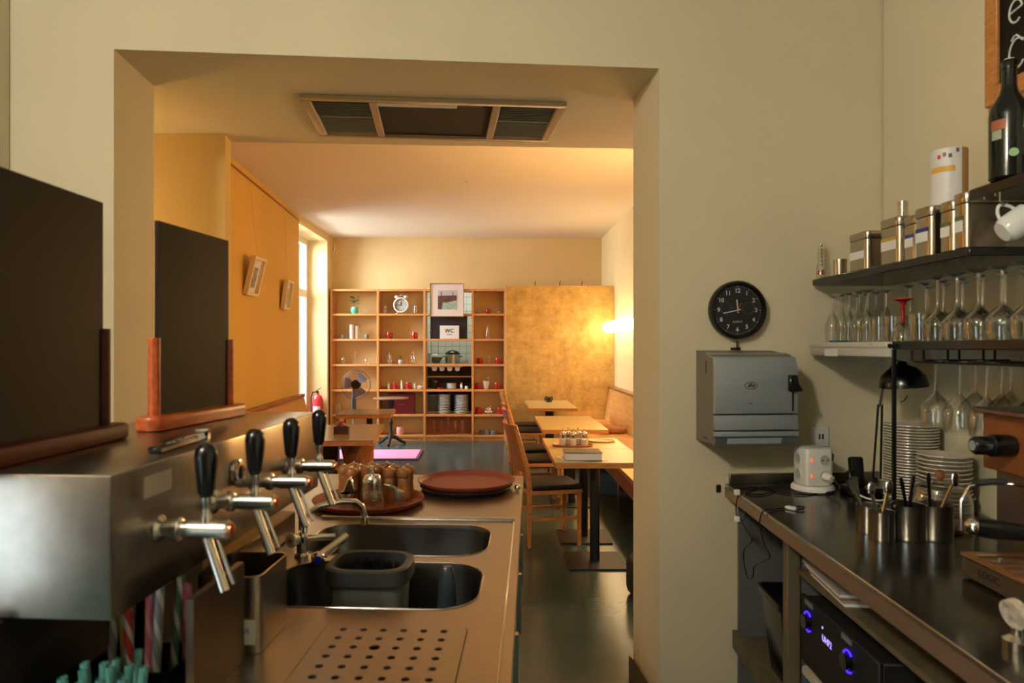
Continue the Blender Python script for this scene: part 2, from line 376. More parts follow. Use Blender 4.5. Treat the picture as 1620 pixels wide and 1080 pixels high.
# ------------------------------------------------------------------ lamps
def wall_tube(y0, y1, m_, label):
    t = thing('wall_lamp', label, 'lamp', (1.773, (y0 + y1) / 2, 1.80), 0, 'tube lamps along the yellow wall')
    L = (y1 - y0) / 2; r = .085; x = -.12
    pr = [(r * math.sin(a), -L + r - r * math.cos(a)) for a in [PI / 2 * i / 6 for i in range(7)]]
    pr = [(max(1e-4, a), b) for a, b in pr] + [(a if a > 1e-4 else 1e-4, -b) for a, b in reversed(pr)]
    MB().lathe(pr, (x, 0, 0), 20, Matrix.Rotation(PI / 2, 3, 'X')).build('tube', m_, t)
    for k in (-.6, .6): MB().box(-.05, 0, k * L - .03, k * L + .03, -.05, .03).build('bracket', satin, t)
    for k in (-.2, .0, .2): MB().cyl((x, k, -.082), (x, k, -.11), .012, n=10).build('knob', satin, t)
wall_tube(8.35, 10.02, tubeglow, 'glowing white tube lamp on the yellow wall beside the gold panel')
wall_tube(5.0, 6.6, assumed_tubeglow, 'assumed glowing tube lamp on the same wall hidden behind the passage edge')  # hidden second tube, assumed from the warm light on the near ceiling
t = thing('assumed_pendant', 'assumed round opal globe lamp hanging unseen from the bar room ceiling', 'lamp', (-1.40, -.55, CH))  # unseen globe, assumed as source of the light on the passage wall
MB().solid([(.05, -.02), (.05, 0)], n=24).build('ceiling_rose', white_p, t); MB().cyl((0, 0, -.02), (0, 0, -.14), .006, n=8).build('rod', satin, t)
MB().ball((0, 0, -.27), .14, n=28, m=16).build('opal_globe', assumed_lampglow, t)

t = thing('assumed_sconce', 'assumed small amber globe lamp, unseen on the wall of the side passage', 'lamp', (-2.34, 3.28, 1.95))  # unseen lamp, assumed as source of the warm light on the pier
MB().cyl((-.02, 0, 0), (.04, 0, 0), .04, n=20).build('base', satin, t); MB().ball((.11, 0, 0), .07, n=20, m=12).build('globe', assumed_sconceglow, t)
# ------------------------------------------------------------------ tall shelf unit
SY0, SY1 = 11.03, 11.335
t = thing('shelf_unit', 'tall light beech shelf unit of open square compartments along the back wall', 'shelf', ((XC[0] + XC[4]) / 2, SY0, 0))
ox = (XC[0] + XC[4]) / 2; T = .034
for x in XC: MB().box(x - T / 2 - ox, x + T / 2 - ox, 0, SY1 - SY0, 0, ZR[0] + .0).build('upright', shelfwood, t, bevel=.002)
for c in range(4):
    for r, z in enumerate(ZR):
        zz = z + T / 2 if r else z
        x0, x1 = XC[c] + T / 2, XC[c + 1] - T / 2
        MB().box(x0 - ox, x1 - ox, 0.003, SY1 - SY0, zz - T, zz).build('shelf_board', shelfwood, t, bevel=.002)
    MB().box(XC[c] + T / 2 - ox, XC[c + 1] - T / 2 - ox, .02, .04, 0, ZR[6] - T / 2).build('plinth', shelfwood, t)
MB().box(XC[2] + T / 2 - ox, XC[3] - T / 2 - ox, .28, .295, ZR[6] + T / 2, ZR[5] - T / 2).build('back_panel', mat('orange_back_board', (.42, .14, .035), .5, var=.3, vscale=5), t)
MB().box(XC[2] + .02 - ox, XC[3] - .02 - ox, .02, .25, 1.026, 1.04).build('inner_board', rail_m, t)
ZS = [z + T / 2 + .0005 for z in ZR]       # standing heights, ZS[1] = floor of first row
def sx(u, Y=11.13): return (u - CX) * Y / F
SYM = 11.13
dark_back = struct(MB().box(XC[2] - .02, XC[3] + .02, 11.75, 11.78, 0, 1.215), 'wall_hatch_back', mat('dark_cupboard', (.03, .015, .01), .6))
struct(MB().box(XC[2] - .02, XC[3] + .02, 11.50, 12.58, 1.222, 1.236), 'trim_2', steel, 'steel kitchen worktop behind the hatch')

# gold partition
t = thing('gold_partition', 'tall partition covered in gold leaf beside the shelves', 'partition', (.97, 10.17, 0))
MB().box(-.80, .80, .012, 1.165, 0, 2.415).build('body', shelfwood, t)
MB().box(-.805, .80, 0, .012, .0, 2.426).build('gold_face', gold, t)
for k, dx in enumerate((-.37, .0, .33)):
    MB().tube([(dx, .05, 2.426), (dx, .05, 2.47), (dx + .01, .04, 2.50)], .005, 6).build('hook', black_m, t)

# ------------------------------------------------------------------ benches
t = thing('bench', 'long honey plywood bench with high back along the yellow wall', 'bench', (1.4, 7.2, 0))
def bp(x, z): return (x - 1.4, z)
y0, y1 = 4.25 - 7.2, 10.15 - 7.2
MB().prism([bp(1.10, .41), bp(1.64, .41), bp(1.64, .45), bp(1.10, .45)], y0, y1, 'y').build('seat', benchwood, t, bevel=.004)
MB().prism([bp(1.10, .29), bp(1.13, .29), bp(1.13, .409), bp(1.10, .409)], y0, y1, 'y').build('apron', rail_m, t, bevel=.003)
for k in range(5):
    ya = y0 + .05 + k * (y1 - y0 - .14) / 4; MB().prism([bp(1.30, 0), bp(1.60, 0), bp(1.60, .41), bp(1.30, .41)], ya, ya + .04, 'y').build('leg', rail_m, t)
MB().prism([bp(1.62, .451), bp(1.655, .451), bp(1.745, .90), bp(1.70, .90)], y0, y1, 'y').build('backrest', benchwood, t, bevel=.004)
MB().prism([bp(1.69, .901), bp(1.770, .901), bp(1.770, .94), bp(1.69, .93)], y0, y1, 'y').build('top_rail', rail_m, t, bevel=.004)
cu = MB(); 
cu.box(-.17, .17, -.2, .2, 0, .07); single(cu, 'cushion', mat('rust_cushion', (.40, .16, .05), .85, var=.15, vscale=12), 'rust brown cushion lying on the long bench near the gold panel', 'cushion', (1.42, 8.55, .451), .15, bevel=.03, segs=3)
t = thing('bench', 'orange plywood bench with brown top rail along the ochre wall', 'bench', (-2.35, 7.0, 0))
a = math.atan2(.17, 2.81); t.rotation_euler = (0, 0, a)
MB().box(-.02, .42, -1.7, 2.25, .41, .45).build('seat', benchwood, t, bevel=.004)
MB().prism([(-.03, .45), (.005, .45), (-.10, .84), (-.14, .84)], -1.7, 2.25, 'y').build('backrest', benchwood, t, bevel=.004)
MB().box(-.15, -.085, -1.7, 2.25, .84, .885).build('top_rail', rail_m, t, bevel=.004)
for k in (-1.6, 0.2, 2.1): MB().box(0, .30, k, k + .04, 0, .41).build('leg', rail_m, t)

# ------------------------------------------------------------------ guest tables
def ped_table(x0, x1, y0, y1, label, top=tabletop_m, edge=orangewood, base_y=None, group=None, rz=0):
    cx, cy = (x0 + x1) / 2, (y0 + y1) / 2
    t = thing('dining_table', label, 'table', (cx, cy, 0), rz, group); a, b = (x1 - x0) / 2, (y1 - y0) / 2
    MB().box(-a, a, -b, b, .745, .75).build('top_veneer', top, t)
    MB().box(-a, a, -b, b, .712, .745).build('table_top', edge, t, bevel=.002)
    ys = [0] if b < .4 else [-b + .32, b - .32]
    for yy in ys:
        MB().cyl((0, yy, .012), (0, yy, .712), .034, n=20).build('column', castiron, t)
        MB().box(-.2, .2, yy - .2, yy + .2, 0, .012).build('base_plate', castiron, t, bevel=.003)
    return t
ped_table(.398, 1.01, 4.50, 5.135, 'square oak table nearest the passage with the thick book on it')
ped_table(.398, 1.01, 5.14, 5.72, 'square oak table with the sugar shakers pushed against the nearest one')
ped_table(.437, 1.05, 6.30, 7.56, 'bare pale oak table in the middle of the bench row')
ped_table(.425, 1.03, 8.52, 9.74, 'farthest oak table of the bench row standing before the gold panel')
# chairs
def make_chair():
    t = thing('chair', 'x', 'chair')
    s = MB(); s.prism(rrect(-.20, .235, -.21, .21, .03), .40, .43); s.build('seat_frame', orangewood, t, bevel=.003)
    c = MB(); c.prism(rrect(-.195, .23, -.205, .205, .05), .43, .465); c.build('seat_cushion', leather, t, bevel=.012, segs=2)
    for sy in (-1, 1):
        y = sy * .19
        MB().prism([(-.205, 0), (-.175, 0), (-.165, .43), (-.185, .60), (-.285, .93), (-.315, .93), (-.22, .58), (-.205, .43)], y - .014, y + .014, 'y').build('back_leg', orangewood, t, bevel=.004)
        MB().tube([(.205, y, .40), (.205, y, 0)], [.021, .015], 8).build('leg', orangewood, t)
    b = MB(); n = 8
    def bx(z): return -.19 - max(0, z - .58) * .31
    vs = []; fs = []
    zs = (.56, .68, .80, .925)
    for side in (0, 1):
        for z in zs:
            for i in range(n + 1):
                y = -.178 + .356 * i / n; vs.append((bx(z) - .03 * (1 - (y / .178) ** 2) - .012 * side, y, z))
    w = n + 1; k = w * len(zs)
    for j in range(len(zs) - 1):
        for i in range(n):
            q = j * w + i; fs.append((q, q + 1, q + 1 + w, q + w)); fs.append((k + q, k + q + w, k + q + 1 + w, k + q + 1))
    for j in range(len(zs) - 1):
        fs.append((j * w, j * w + w, k + j * w + w, k + j * w)); fs.append((j * w + n, k + j * w + n, k + j * w + n + w, j * w + n + w))
    for i in range(n):
        fs.append((i, k + i, k + i + 1, i + 1)); q = (len(zs) - 1) * w + i; fs.append((q, q + 1, k + q + 1, k + q))
    b.add(vs, fs); b.build('backrest', orangewood, t)
    for sy in (-1, 1): MB().box(-.18, .195, sy * .19 - .01, sy * .19 + .01, .20, .225).build('stretcher', orangewood, t)
    return t
ch = make_chair()
cl = ['orange beech chair with black seat nearest the passage, its back to the aisle', 'second chair of the row, at the near end of the middle table', 'third chair of the row, at the far end of the middle table', 'fourth chair of the row, at the farthest table', 'last chair of the row, closest to the gold panel']
for i, (x, y, a) in enumerate(((.405, 5.36, .20), (.40, 6.55, .10), (.40, 7.18, .13), (.395, 8.80, .08), (.40, 9.40, .06))):
    if i == 0: ch.location = (x, y, 0); ch.rotation_euler = (0, 0, a); ch['label'] = cl[0]; ch['group'] = 'chairs along the bench tables'
    else: dup(ch, (x, y, 0), a, cl[i])
# items on the near tables
zt = .7505
bk = thing('book', 'thick grey bound book lying on the nearest oak table', 'book', tuple(onz(921, 726, zt)), 0)
MB().box(-.122, .122, -.085, .085, .006, .052).build('page_block', paper, bk); m = MB().box(-.125, .125, -.09, .09, .052, .058); m.build('cover', mat('grey_book_cloth', (.13, .11, .08), .6), bk, bevel=.002); MB().box(-.125, .125, -.09, .09, 0, .006).build('cover', MATS['grey_book_cloth'], bk, bevel=.002)
m = MB().box(-.10, .20, -.10, .10, 0, .002); single(m, 'paper_sheet', paper, 'loose white paper sheet sticking out under the book', 'paper', (onz(905, 727, zt).x + .02, onz(921, 726, zt).y - .1 + .10, .7482 + .0021), .2)
m = MB().lathe([(1e-4, 0), (.10, 0), (.112, .012), (.108, .014), (.098, .004), (1e-4, .004)], n=28, M=Matrix.Diagonal((1, .7, 1)).to_3x3()); single(m, 'wooden_plate', mat('pale_wood_plate', (.62, .45, .22), .5), 'pale oval wooden plate on the shaker table', 'plate', (.86, 5.50, zt))
tr = single(MB().lathe([(1e-4, 0), (.15, 0), (.16, .014), (.156, .015), (.146, .004), (1e-4, .004)], n=32, M=Matrix.Diagonal((1, .62, 1)).to_3x3()), 'serving_tray', mat('terracotta_tray', (.42, .13, .04), .4), 'oval terracotta tray under the sugar shakers', 'tray', (.60, 5.27, zt))
sugar = mat('white_sugar', (.80, .76, .68), .9)
def shaker():
    t = thing('sugar_shaker', 'x', 'shaker', (0, 0, 0), 0, 'sugar shakers on the terracotta tray')
    MB().lathe([(1e-4, .001), (.030, .001), (.031, .05), (.024, .075), (.024, .085)], n=16).build('glass_body', glass, t)
    MB().solid([(.027, .004), (.028, .048)], n=14).build('sugar', sugar, t)
    MB().solid([(.026, .083), (.026, .098), (.018, .106), (.006, .110), (.006, .13), (.004, .13)], n=14).build('lid', chrome, t)
    return t
sh = shaker()
for i, (dx, dy, l) in enumerate(((-.075, -.01, 'leftmost sugar shaker on the terracotta tray'), (-.03, .035, 'second sugar shaker from the left on the terracotta tray'), (.0, -.03, 'middle sugar shaker standing at the front of the terracotta tray'), (.045, .03, 'fourth sugar shaker from the left on the terracotta tray'), (.085, -.015, 'rightmost sugar shaker on the terracotta tray'))):
    o = sh if i == 0 else dup(sh, (0, 0, 0)); o.location = (.60 + dx, 5.27 + dy, zt + .0045); o['label'] = l
m = MB().tube([(0.05 * math.cos(2 * PI * i / 24) * (1 + .3 * math.sin(i * 2.1)), .03 * math.sin(2 * PI * i / 24), .045 + .03 * math.sin(i * 1.3)) for i in range(25)], .006, 6); m.solid([(.045, .0), (.045, .008), (.02, .014), (.015, .06)], n=16)
single(m, 'candle_holder', castiron, 'small twisted dark metal candle holder on the farthest oak table', 'candle holder', tuple(onz(868, 635.5, zt)))
# cover panel: bag
bgm = MB(); bgm.prism(rrect(-.19, .19, -.12, .12, .08), 0, .24); bg_ = thing('bag', 'black cloth bag on the floor just behind the passage edge', 'bag', (1.0, 4.16, 0), .1)
bgm.build('body', mat('black_cloth', (.012, .011, .012), .85), bg_, bevel=.05, segs=3); MB().tube([(-.1, 0, .22), (-.08, 0, .30), (.08, 0, .30), (.1, 0, .22)], .012, 8).build('handle', MATS['black_cloth'], bg_)

# ------------------------------------------------------------------ left tables
def plank_table(c, w, d, rz, label): 
    t = thing('dining_table', label, 'table', c, rz)
    MB().box(-w / 2, w / 2, -d / 2, d / 2, .745, .75).build('top_veneer', tabledark_m, t); MB().box(-w / 2, w / 2, -d / 2, d / 2, .705, .745).build('table_top', orangewood, t, bevel=.003)
    return t
ta = plank_table((-1.345, 6.15, 0), .60, 1.19, .09, 'brown topped table standing on a carved tree trunk')
m = MB(); rr = random.Random(3); prof = [(.17, 0), (.15, .08), (.13, .25), (.125, .45), (.14, .6), (.16, .70)]
M_ = Matrix.Diagonal((1, 1.5, 1)).to_3x3(); m.solid(prof, (.13, -.12, 0), 18, M_); m.v = [(x + .012 * math.sin(9 * z + 11 * y), y + .015 * math.sin(13 * x + 7 * z), z) for x, y, z in m.v]
m.build('trunk', stump_m, ta); MB().box(-.20, -.07, .0, .13, 0, .705).build('post', castiron, ta, bevel=.004)
tb = plank_table((-1.51, 8.06, 0), .62, .70, .07, 'small brown topped table on a black post before the fan')
MB().cyl((.03, 0, .012), (.03, 0, .705), .035, n=16).build('column', castiron, tb); MB().box(-.17, .23, -.2, .2, 0, .012).build('base_plate', castiron, tb, bevel=.003)
# napkin box
nb = thing('napkin_box', 'small dark wooden box holding a heart of dried berries on the trunk table', 'box', tuple(onz(540.5, 686, .7502)))
m = MB(); m.box(-.065, .065, -.03, .03, 0, .008); m.box(-.065, .065, -.03, -.022, .008, .065); m.box(-.065, .065, .022, .03, .008, .065); m.box(-.065, -.057, -.022, .022, .008, .065); m.box(.057, .065, -.022, .022, .008, .065)
m.build('case', mat('dark_walnut', (.06, .022, .008), .4), nb); r3 = random.Random(5)
for k in range(14):
    MB().ball((r3.uniform(-.035, .035), r3.uniform(-.012, .012), .07 + r3.uniform(0, .055)), .013, n=8, m=6).build('berry', [mat('berry_red', (.30, .03, .02), .4), mat('berry_cream', (.62, .45, .30), .5)][k % 3 == 0], nb)
MB().tube([(.05 * math.cos(PI * i / 10), 0, .065 + .07 * math.sin(PI * i / 10)) for i in range(11)], .005, 6).build('hoop', mat('pale_wicker', (.55, .38, .18), .6), nb)
# round bistro table
bt = thing('bistro_table', 'small round bistro table on a black cast iron foot before the shelves', 'table', (-1.612, 10.58, 0))
MB().solid([(.27, .712), (.275, .718), (.275, .728), (.27, .731)], n=36).build('table_top', tabledark_m, bt)
MB().solid([(.05, .10), (.045, .14), (.022, .17), (.020, .30), (.03, .33), (.03, .36), (.02, .38), (.018, .56), (.05, .60), (.055, .70), (.06, .712)], n=18).build('column', castiron, bt)
for k in range(3):
    a = 2 * PI * k / 3 - PI / 2; c, s = math.cos(a), math.sin(a)
    MB().tube([(c * .03, s * .03, .13), (c * .10, s * .10, .10), (c * .19, s * .19, .035), (c * .24, s * .24, .02)], [.030, .028, .022, .022], 8).build('foot', castiron, bt)
# standing fan
fn = thing('standing_fan', 'grey standing fan with round wire guard behind the small table', 'fan', (-2.06, 9.95, 0))
MB().solid([(.19, 0), (.19, .018), (.05, .04), (.03, .05)], n=28).build('base', castiron, fn); MB().cyl((0, 0, .05), (0, 0, .62), .014, n=12).build('pole', satin, fn)
MB().solid([(.034, .50), (.038, .55), (.038, .74), (.022, .80), (.02, .94)], n=16).build('control_housing', mat('dark_grey_plastic', (.05, .05, .055), .4), fn)
cz = .972; hub = (.055, -.09, cz)
MB().cyl((.04, .06, cz), (.05, -.05, cz), .06, .07, n=20).build('motor', MATS['dark_grey_plastic'], fn)
g = MB().cyl((.055, -.135, cz), (.055, -.125, cz), .065, n=24).build('guard_badge', black_p, fn)
R_ = .21
for (yy, rr_) in ((-.095, R_), (-.125, .16), (-.05, .19)): MB().tube([(.055 + rr_ * math.cos(2 * PI * i / 40), yy, cz + rr_ * math.sin(2 * PI * i / 40)) for i in range(41)], .004 if rr_ == R_ else .002, 6).build('guard_ring', MATS['dark_grey_plastic'], fn)
m = MB()
for i in range(36):
    a = 2 * PI * i / 36; c, s = math.cos(a), math.sin(a)
    m.tube([(.055 + .06 * c, -.13, cz + .06 * s), (.055 + .16 * c, -.125, cz + .16 * s), (.055 + R_ * c, -.095, cz + R_ * s)], .0011, 4)
tag(m.build('guard_wires', satin, fn), kind='stuff')
for k in range(3):
    a = 2 * PI * k / 3 + .9; vs = []
    for j, (r0, w) in enumerate(((.03, .25), (.09, .55), (.15, .60), (.185, .42))):
        for s_ in (-1, 1): vs.append((.055 + r0 * math.cos(a + s_ * w), -.075 + s_ * .018, cz + r0 * math.sin(a + s_ * w)))
    m = MB(); m.add(vs, [(0, 1, 3, 2), (2, 3, 5, 4), (4, 5, 7, 6)]); vs2 = [(x, y + .003, z) for x, y, z in vs]; m.add(vs2, [(0, 2, 3, 1), (2, 4, 5, 3), (4, 6, 7, 5)])
    m.build('blade', mat('smoky_blade', (.16, .15, .19), .25), fn)
MB().cyl((.055, -.11, cz), (.055, -.06, cz), .04, n=20).build('hub', mat('fan_red_hub', (.30, .02, .03), .35), fn)
# fire extinguisher
fe = thing('fire_extinguisher', 'red fire extinguisher with white label in the window niche', 'fire extinguisher', (-2.815, 10.845, .22))
MB().solid([(.07, 0), (.083, .015), (.083, .46), (.06, .52), (.025, .545), (.025, .56)], n=24).build('cylinder', red_en, fe)
m = MB(); n = 10; vs = []
for z in (.20, .36):
    for i in range(n + 1):
        a = -PI / 2 - .7 + 1.4 * i / n; vs.append((.084 * math.cos(a), .084 * math.sin(a), z))
m.add(vs, [(i, i + 1, n + 2 + i, n + 1 + i) for i in range(n)]); m.build('label_sheet', paper, fe)
MB().box(-.015, .015, -.012, .012, .56, .60).build('valve', black_p, fe); MB().prism([(.05, .64), (.06, .655), (-.03, .60), (-.03, .585)], -.01, .01, 'y').build('lever', black_p, fe)
MB().tube([(-.015, 0, .58), (-.07, -.02, .58), (-.10, -.03, .50), (-.098, -.03, .30), (-.092, -.02, .2)], .010, 8).build('hose', rubber, fe); MB().box(-.03, .03, .075, .095, .25, .42).build('wall_bracket', black_m, fe)
# pink mat
pm = thing('floor_mat', 'pink mat with purple edge lying on the floor before the shelves', 'mat', (-1.77, 9.55, 0), .02)
MB().box(-.70, .70, -.40, .40, 0.001, .022).build('mat_top', pink_m, pm, bevel=.004)
m = MB(); m.box(.70, .735, -.43, .43, 0.001, .018); m.box(-.735, .70, .40, .43, .001, .018); m.box(-.735, .70, -.43, -.40, .001, .018); m.box(-.735, -.70, -.40, .40, .001, .018); m.build('mat_edge', purple_m, pm)
# framed pieces on the ochre wall
def wall_frame(u, v, w, h, d, tilt, label, sub):
    Y = {1: 6.98, 2: 8.42}[sub]; X = -2.51 - (Y - 6.52) * .0605 + .014 + math.sin(tilt) * h / 2
    p = Vector((X, Y, H - (v - CY) * Y / F)); a = math.atan2(.17, 2.81)
    t = thing('shadow_box', label, 'picture', (0, 0, 0)); t.location = p
    t.rotation_euler = (0, tilt, a - (.10 if sub == 1 else .05))
    m = MB(); f = .03
    m.box(0, d, -w / 2, w / 2, -h / 2, -h / 2 + f); m.box(0, d, -w / 2, w / 2, h / 2 - f, h / 2); m.box(0, d, -w / 2, -w / 2 + f, -h / 2 + f, h / 2 - f); m.box(0, d, w / 2 - f, w / 2, -h / 2 + f, h / 2 - f)
    m.build('frame', mat('pale_pine', (.76, .62, .40), .55), t, bevel=.002); MB().box(0, .012, -w / 2 + f, w / 2 - f, -h / 2 + f, h / 2 - f).build('mount', paper, t)
    MB().box(.012, .016, -w * .22, w * .22, -h * .30, h * .22).build('photo', mat('grey_photo', (.30, .30, .29), .4, var=.6, vscale=18), t)
    MB().tube([(0.0, 0, h / 2), (-math.sin(tilt) * (CH - .1 - p.z - h / 2) - math.sin(tilt) * h * .9, 0, (CH - .1 - p.z) * math.cos(tilt))], .0018, 5).build('wire', mat('nylon_wire', (.55, .45, .30), .4), t)
    return t
wall_frame(400, 436, .30, .40, .05, .24, 'pale wooden shadow box hanging tilted on the ochre wall, the larger nearer one', 1)
wall_frame(452, 466, .26, .36, .05, .15, 'smaller shadow box hanging nearer the window on the ochre wall', 2)
wr = MB().tube([(0, 0, 0), (.01, 0, -.10), (-.03, 0, -.2), (.03, 0, -.27), (-.02, 0, -.33), (.04, 0, -.36), (.0, 0, -.40)], .006, 6); wr.tube([(0, 0, -.02), (.05, .0, -.12), (.02, 0, -.2)], .005, 6)
single(wr, 'wire_ornament', chrome, 'curled white wire ornament hanging in the corner above the shelves', 'ornament', at(529, 385, 11.2))
# ================================================================== things in the tall shelves
def sp(u, row, Y=SYM, dz=0): return (sx(u, Y), Y, ZS[row] + dz)
# teal pot plant
def pot_plant(loc, pm_, r, h, leaves, lh, label, seed):
    t = thing('potted_plant', label, 'plant', loc); rr = random.Random(seed)
    MB().lathe([(1e-4, 0), (r * .7, 0), (r, h * .35), (r, h * .7), (r * .75, h), (r * .68, h), (r * .68, h * .85), (1e-4, h * .85)], n=20).build('pot', pm_, t)
    MB().tube([(0, 0, h * .8), (.004, 0, h + lh * .5), (-.004, 0, h + lh)], .004, 6).build('stem', leaf_m, t)
    for k in range(leaves):
        z = h + lh * (.25 + .75 * k / leaves); a = k * 2.4 + rr.uniform(-.3, .3); L = lh * rr.uniform(.5, .7); c, s = math.cos(a), math.sin(a)
        up = .25; m = MB()
        p = [Vector((c * L * q, s * L * q, z + L * up * q)) for q in (0.1, .4, .75, 1)]; side = Vector((-s, c, .2)) * L * .28
        m.add([p[0], p[1] + side, p[2] + side * .8, p[3], p[2] - side * .8, p[1] - side, p[1] + Vector((0, 0, -.006)), p[2] + Vector((0, 0, -.006))], [(0, 6, 1), (1, 6, 7, 2), (2, 7, 3), (3, 7, 4), (4, 7, 6, 5), (5, 6, 0)])
        m.build('leaf', leaf_m, t)
pot_plant(sp(561, 1), teal_en, .062, .11, 9, .17, 'green leafy plant in a round teal pot in the top row of the shelves', 1)
pot_plant(sp(634, 3), mat('grey_pot', (.40, .40, .38), .6), .042, .07, 6, .07, 'tiny succulent in a grey pot between two cruet sets', 2)
# alarm clock
t = thing('alarm_clock', 'large white twin bell alarm clock in the top row of the shelves', 'clock', sp(635, 1))
MB().lathe([(1e-4, .03), (.115, .03), (.125, .02), (.125, -.05), (.11, -.06), (.103, -.052), (.103, -.03)], (0, 0, .140), 32, Matrix.Rotation(-PI / 2, 3, 'X')).build('case', white_p, t)
MB().cyl((0, -.030, .14), (0, -.036, .14), .1045, n=32).build('dial', mat('clock_face_grey', (.42, .42, .36), .5), t)
for tk in range(12):
    a = tk * PI / 6; MB().cyl((.085 * math.sin(a), -.036, .14 + .085 * math.cos(a)), (.085 * math.sin(a), -.038, .14 + .085 * math.cos(a)), .007, n=8).build('hour_mark', black_m, t)
MB().box(-.005, .005, -.041, -.038, .135, .195).build('hand', black_m, t); MB().box(-.085, .005, -.044, -.041, .136, .144).build('hand', black_m, t)
for s in (-1, 1):
    MB().ball((s * .075, 0, .275), .038, 1, 1, .75, n=14, m=7).build('bell', white_p, t); MB().cyl((s * .06, 0, .02), (s * .085, 0, 0), .009, n=8).build('foot', white_p, t)
MB().tube([(-.03, 0, .29), (0, 0, .315), (.03, 0, .29)], .006, 6).build('handle', white_p, t)
def glass_jar(loc, r, h, label, lid=True, group=None):
    t = thing('glass_jar', label, 'jar', loc, 0, group)
    MB().lathe([(1e-4, .002), (r * .9, .002), (r, h * .15), (r, h * .65), (r * .7, h * .8), (r * .7, h * .86)], n=18).build('body', glass, t)
    if lid: MB().solid([(r * .75, h * .84), (r * .75, h * .96), (r * .3, h)], n=16).build('lid', chrome, t)
    return t
glass_jar(sp(609, 1), .035, .13, 'small glass jar with metal lid left of the alarm clock')
glass_jar(sp(657, 1), .035, .13, 'small glass jar with metal lid right of the alarm clock')
glass_jar(sp(543, 3), .036, .11, 'low clear glass jar at the left end of the third shelf row')
glass_jar(sp(580, 3), .034, .10, 'low clear glass jar right of the tall carafe in the third row')
glass_jar(sp(534, 5), .055, .21, 'big empty glass jar low in the leftmost shelf column', lid=False)
def carafe(loc, r, h, label, m_=glass):
    return single(MB().lathe([(1e-4, .002), (r, .002), (r, h * .3), (r * .45, h * .65), (r * .42, h * .92), (r * .6, h)], n=18), 'carafe', m_, label, 'carafe', loc)
carafe(sp(561, 3), .032, .20, 'tall clear glass carafe between two low jars')
carafe(sp(772, 2), .045, .24, 'tall clear glass carafe alone in a right column compartment')
def vase(loc, r, h, label): return single(MB().lathe([(1e-4, .002), (r, .002), (r, h), (r * .9, h), (r * .9, .02), (1e-4, .02)], n=18), 'vase', frost, label, 'vase', loc)
vase(sp(556.5, 2), .034, .23, 'left one of two tall frosted white glass cylinders')
vase(sp(564.5, 2, 11.17), .036, .21, 'right one of two tall frosted white glass cylinders')
def cup(loc, r, h, m_, name, label, cat, group=None): return single(MB().lathe([(1e-4, 0), (r * .82, 0), (r, h * .3), (r, h * .75), (r * .86, h), (r * .78, h), (r * .9, h * .7), (r * .7, h * .1), (1e-4, h * .1)], n=18), name, m_, label, cat, loc, group=group)
cup(sp(543, 2), .036, .07, grey_en, 'tea_light_cup', 'small grey cup left of the frosted cylinders', 'cup')
cup(sp(580, 2), .036, .07, grey_en, 'tea_light_cup', 'small grey cup right of the frosted cylinders', 'cup')
G_ = 'red glass votives in the shelves'
for (u, r, s, l) in ((616, 2, 1, 'dark red votive glass at the left of the second column, second row'), (656, 2, 1.02, 'bright red votive glass at the right of the second column, second row'), (625.5, 4, 1, 'red votive glass, left of the pair above the oxblood case'), (646.5, 4, 1, 'red votive glass, right of the pair above the oxblood case'), (772, 1, .8, 'small red glass bowl in the top row beside the gold partition'), (759, 3, .95, 'red square votive left of the little bottle in the right column'), (788, 3, .95, 'red square votive right of the little bottle in the right column'), (756, 4, 1, 'dark red votive left of the white vase'), (787, 4, 1, 'dark red votive right of the white vase'), (757, 5, 1, 'dark red votive left of the silver ornament'), (791, 5, 1, 'dark red votive right of the silver ornament')):
    cup(sp(u, r), .052 * s, .105 * s, red_gl, 'votive_glass', l, 'votive', G_)
def small_bottle(loc, label, m_=white_p, h=.12):
    t = thing('small_bottle', label, 'bottle', loc)
    MB().lathe([(1e-4, 0), (.02, 0), (.02, h * .55), (.01, h * .72), (.01, h * .8)], n=14).build('body', m_, t); MB().solid([(.012, h * .8), (.012, h * .95), (.006, h)], n=10).build('cap', chrome, t)
small_bottle(sp(615, 4), 'small white bottle left of the red votives above the case', frost)
small_bottle(sp(635.5, 4), 'taller small white bottle between the red votives above the case', frost, .15)
small_bottle(sp(656, 4), 'small white bottle right of the red votives above the case', frost, .115)
small_bottle(sp(774, 3), 'small clear bottle between red square votives', glass, .13)
def cruet(loc, label):
    t = thing('cruet_set', label, 'cruet', loc)
    for dx in (-.024, .024):
        b = MB().lathe([(1e-4, .01), (.021, .01), (.021, .11), (.014, .13)], (dx, 0, 0), 14).build('cruet_glass', glass, t); MB().solid([(.016, .13), (.018, .15), (.006, .165)], (dx, 0, 0), 12).build('stopper', chrome, b)
    m = MB().box(-.05, .05, -.025, .025, 0, .01); m.build('stand', chrome, t); MB().tube([(0, 0, .01), (0, 0, .18), (.012, 0, .195), (0, 0, .21), (-.012, 0, .195), (0, 0, .18)], .004, 6).build('handle', chrome, t)
cruet(sp(616, 3), 'metal and glass cruet set left of the tiny succulent')
cruet(sp(654, 3), 'metal and glass cruet set right of the tiny succulent')
# white flower in a dish
t = thing('flower_dish', 'white dish with an orange and white blossom above the oxblood case', 'dish', sp(664, 4))
MB().lathe([(1e-4, .003), (.03, .003), (.05, .03), (.048, .03), (.028, .008), (1e-4, .008)], n=18).build('dish', white_c, t)
for k in range(5): MB().ball((.022 * math.cos(k * 1.257), .022 * math.sin(k * 1.257), .042), .02, 1, 1, .55, n=8, m=5).build('petal', white_c, t)
MB().ball((0, 0, .055), .014, n=8, m=5).build('blossom_centre', mat('orange_centre', (.85, .35, .04), .6), t)
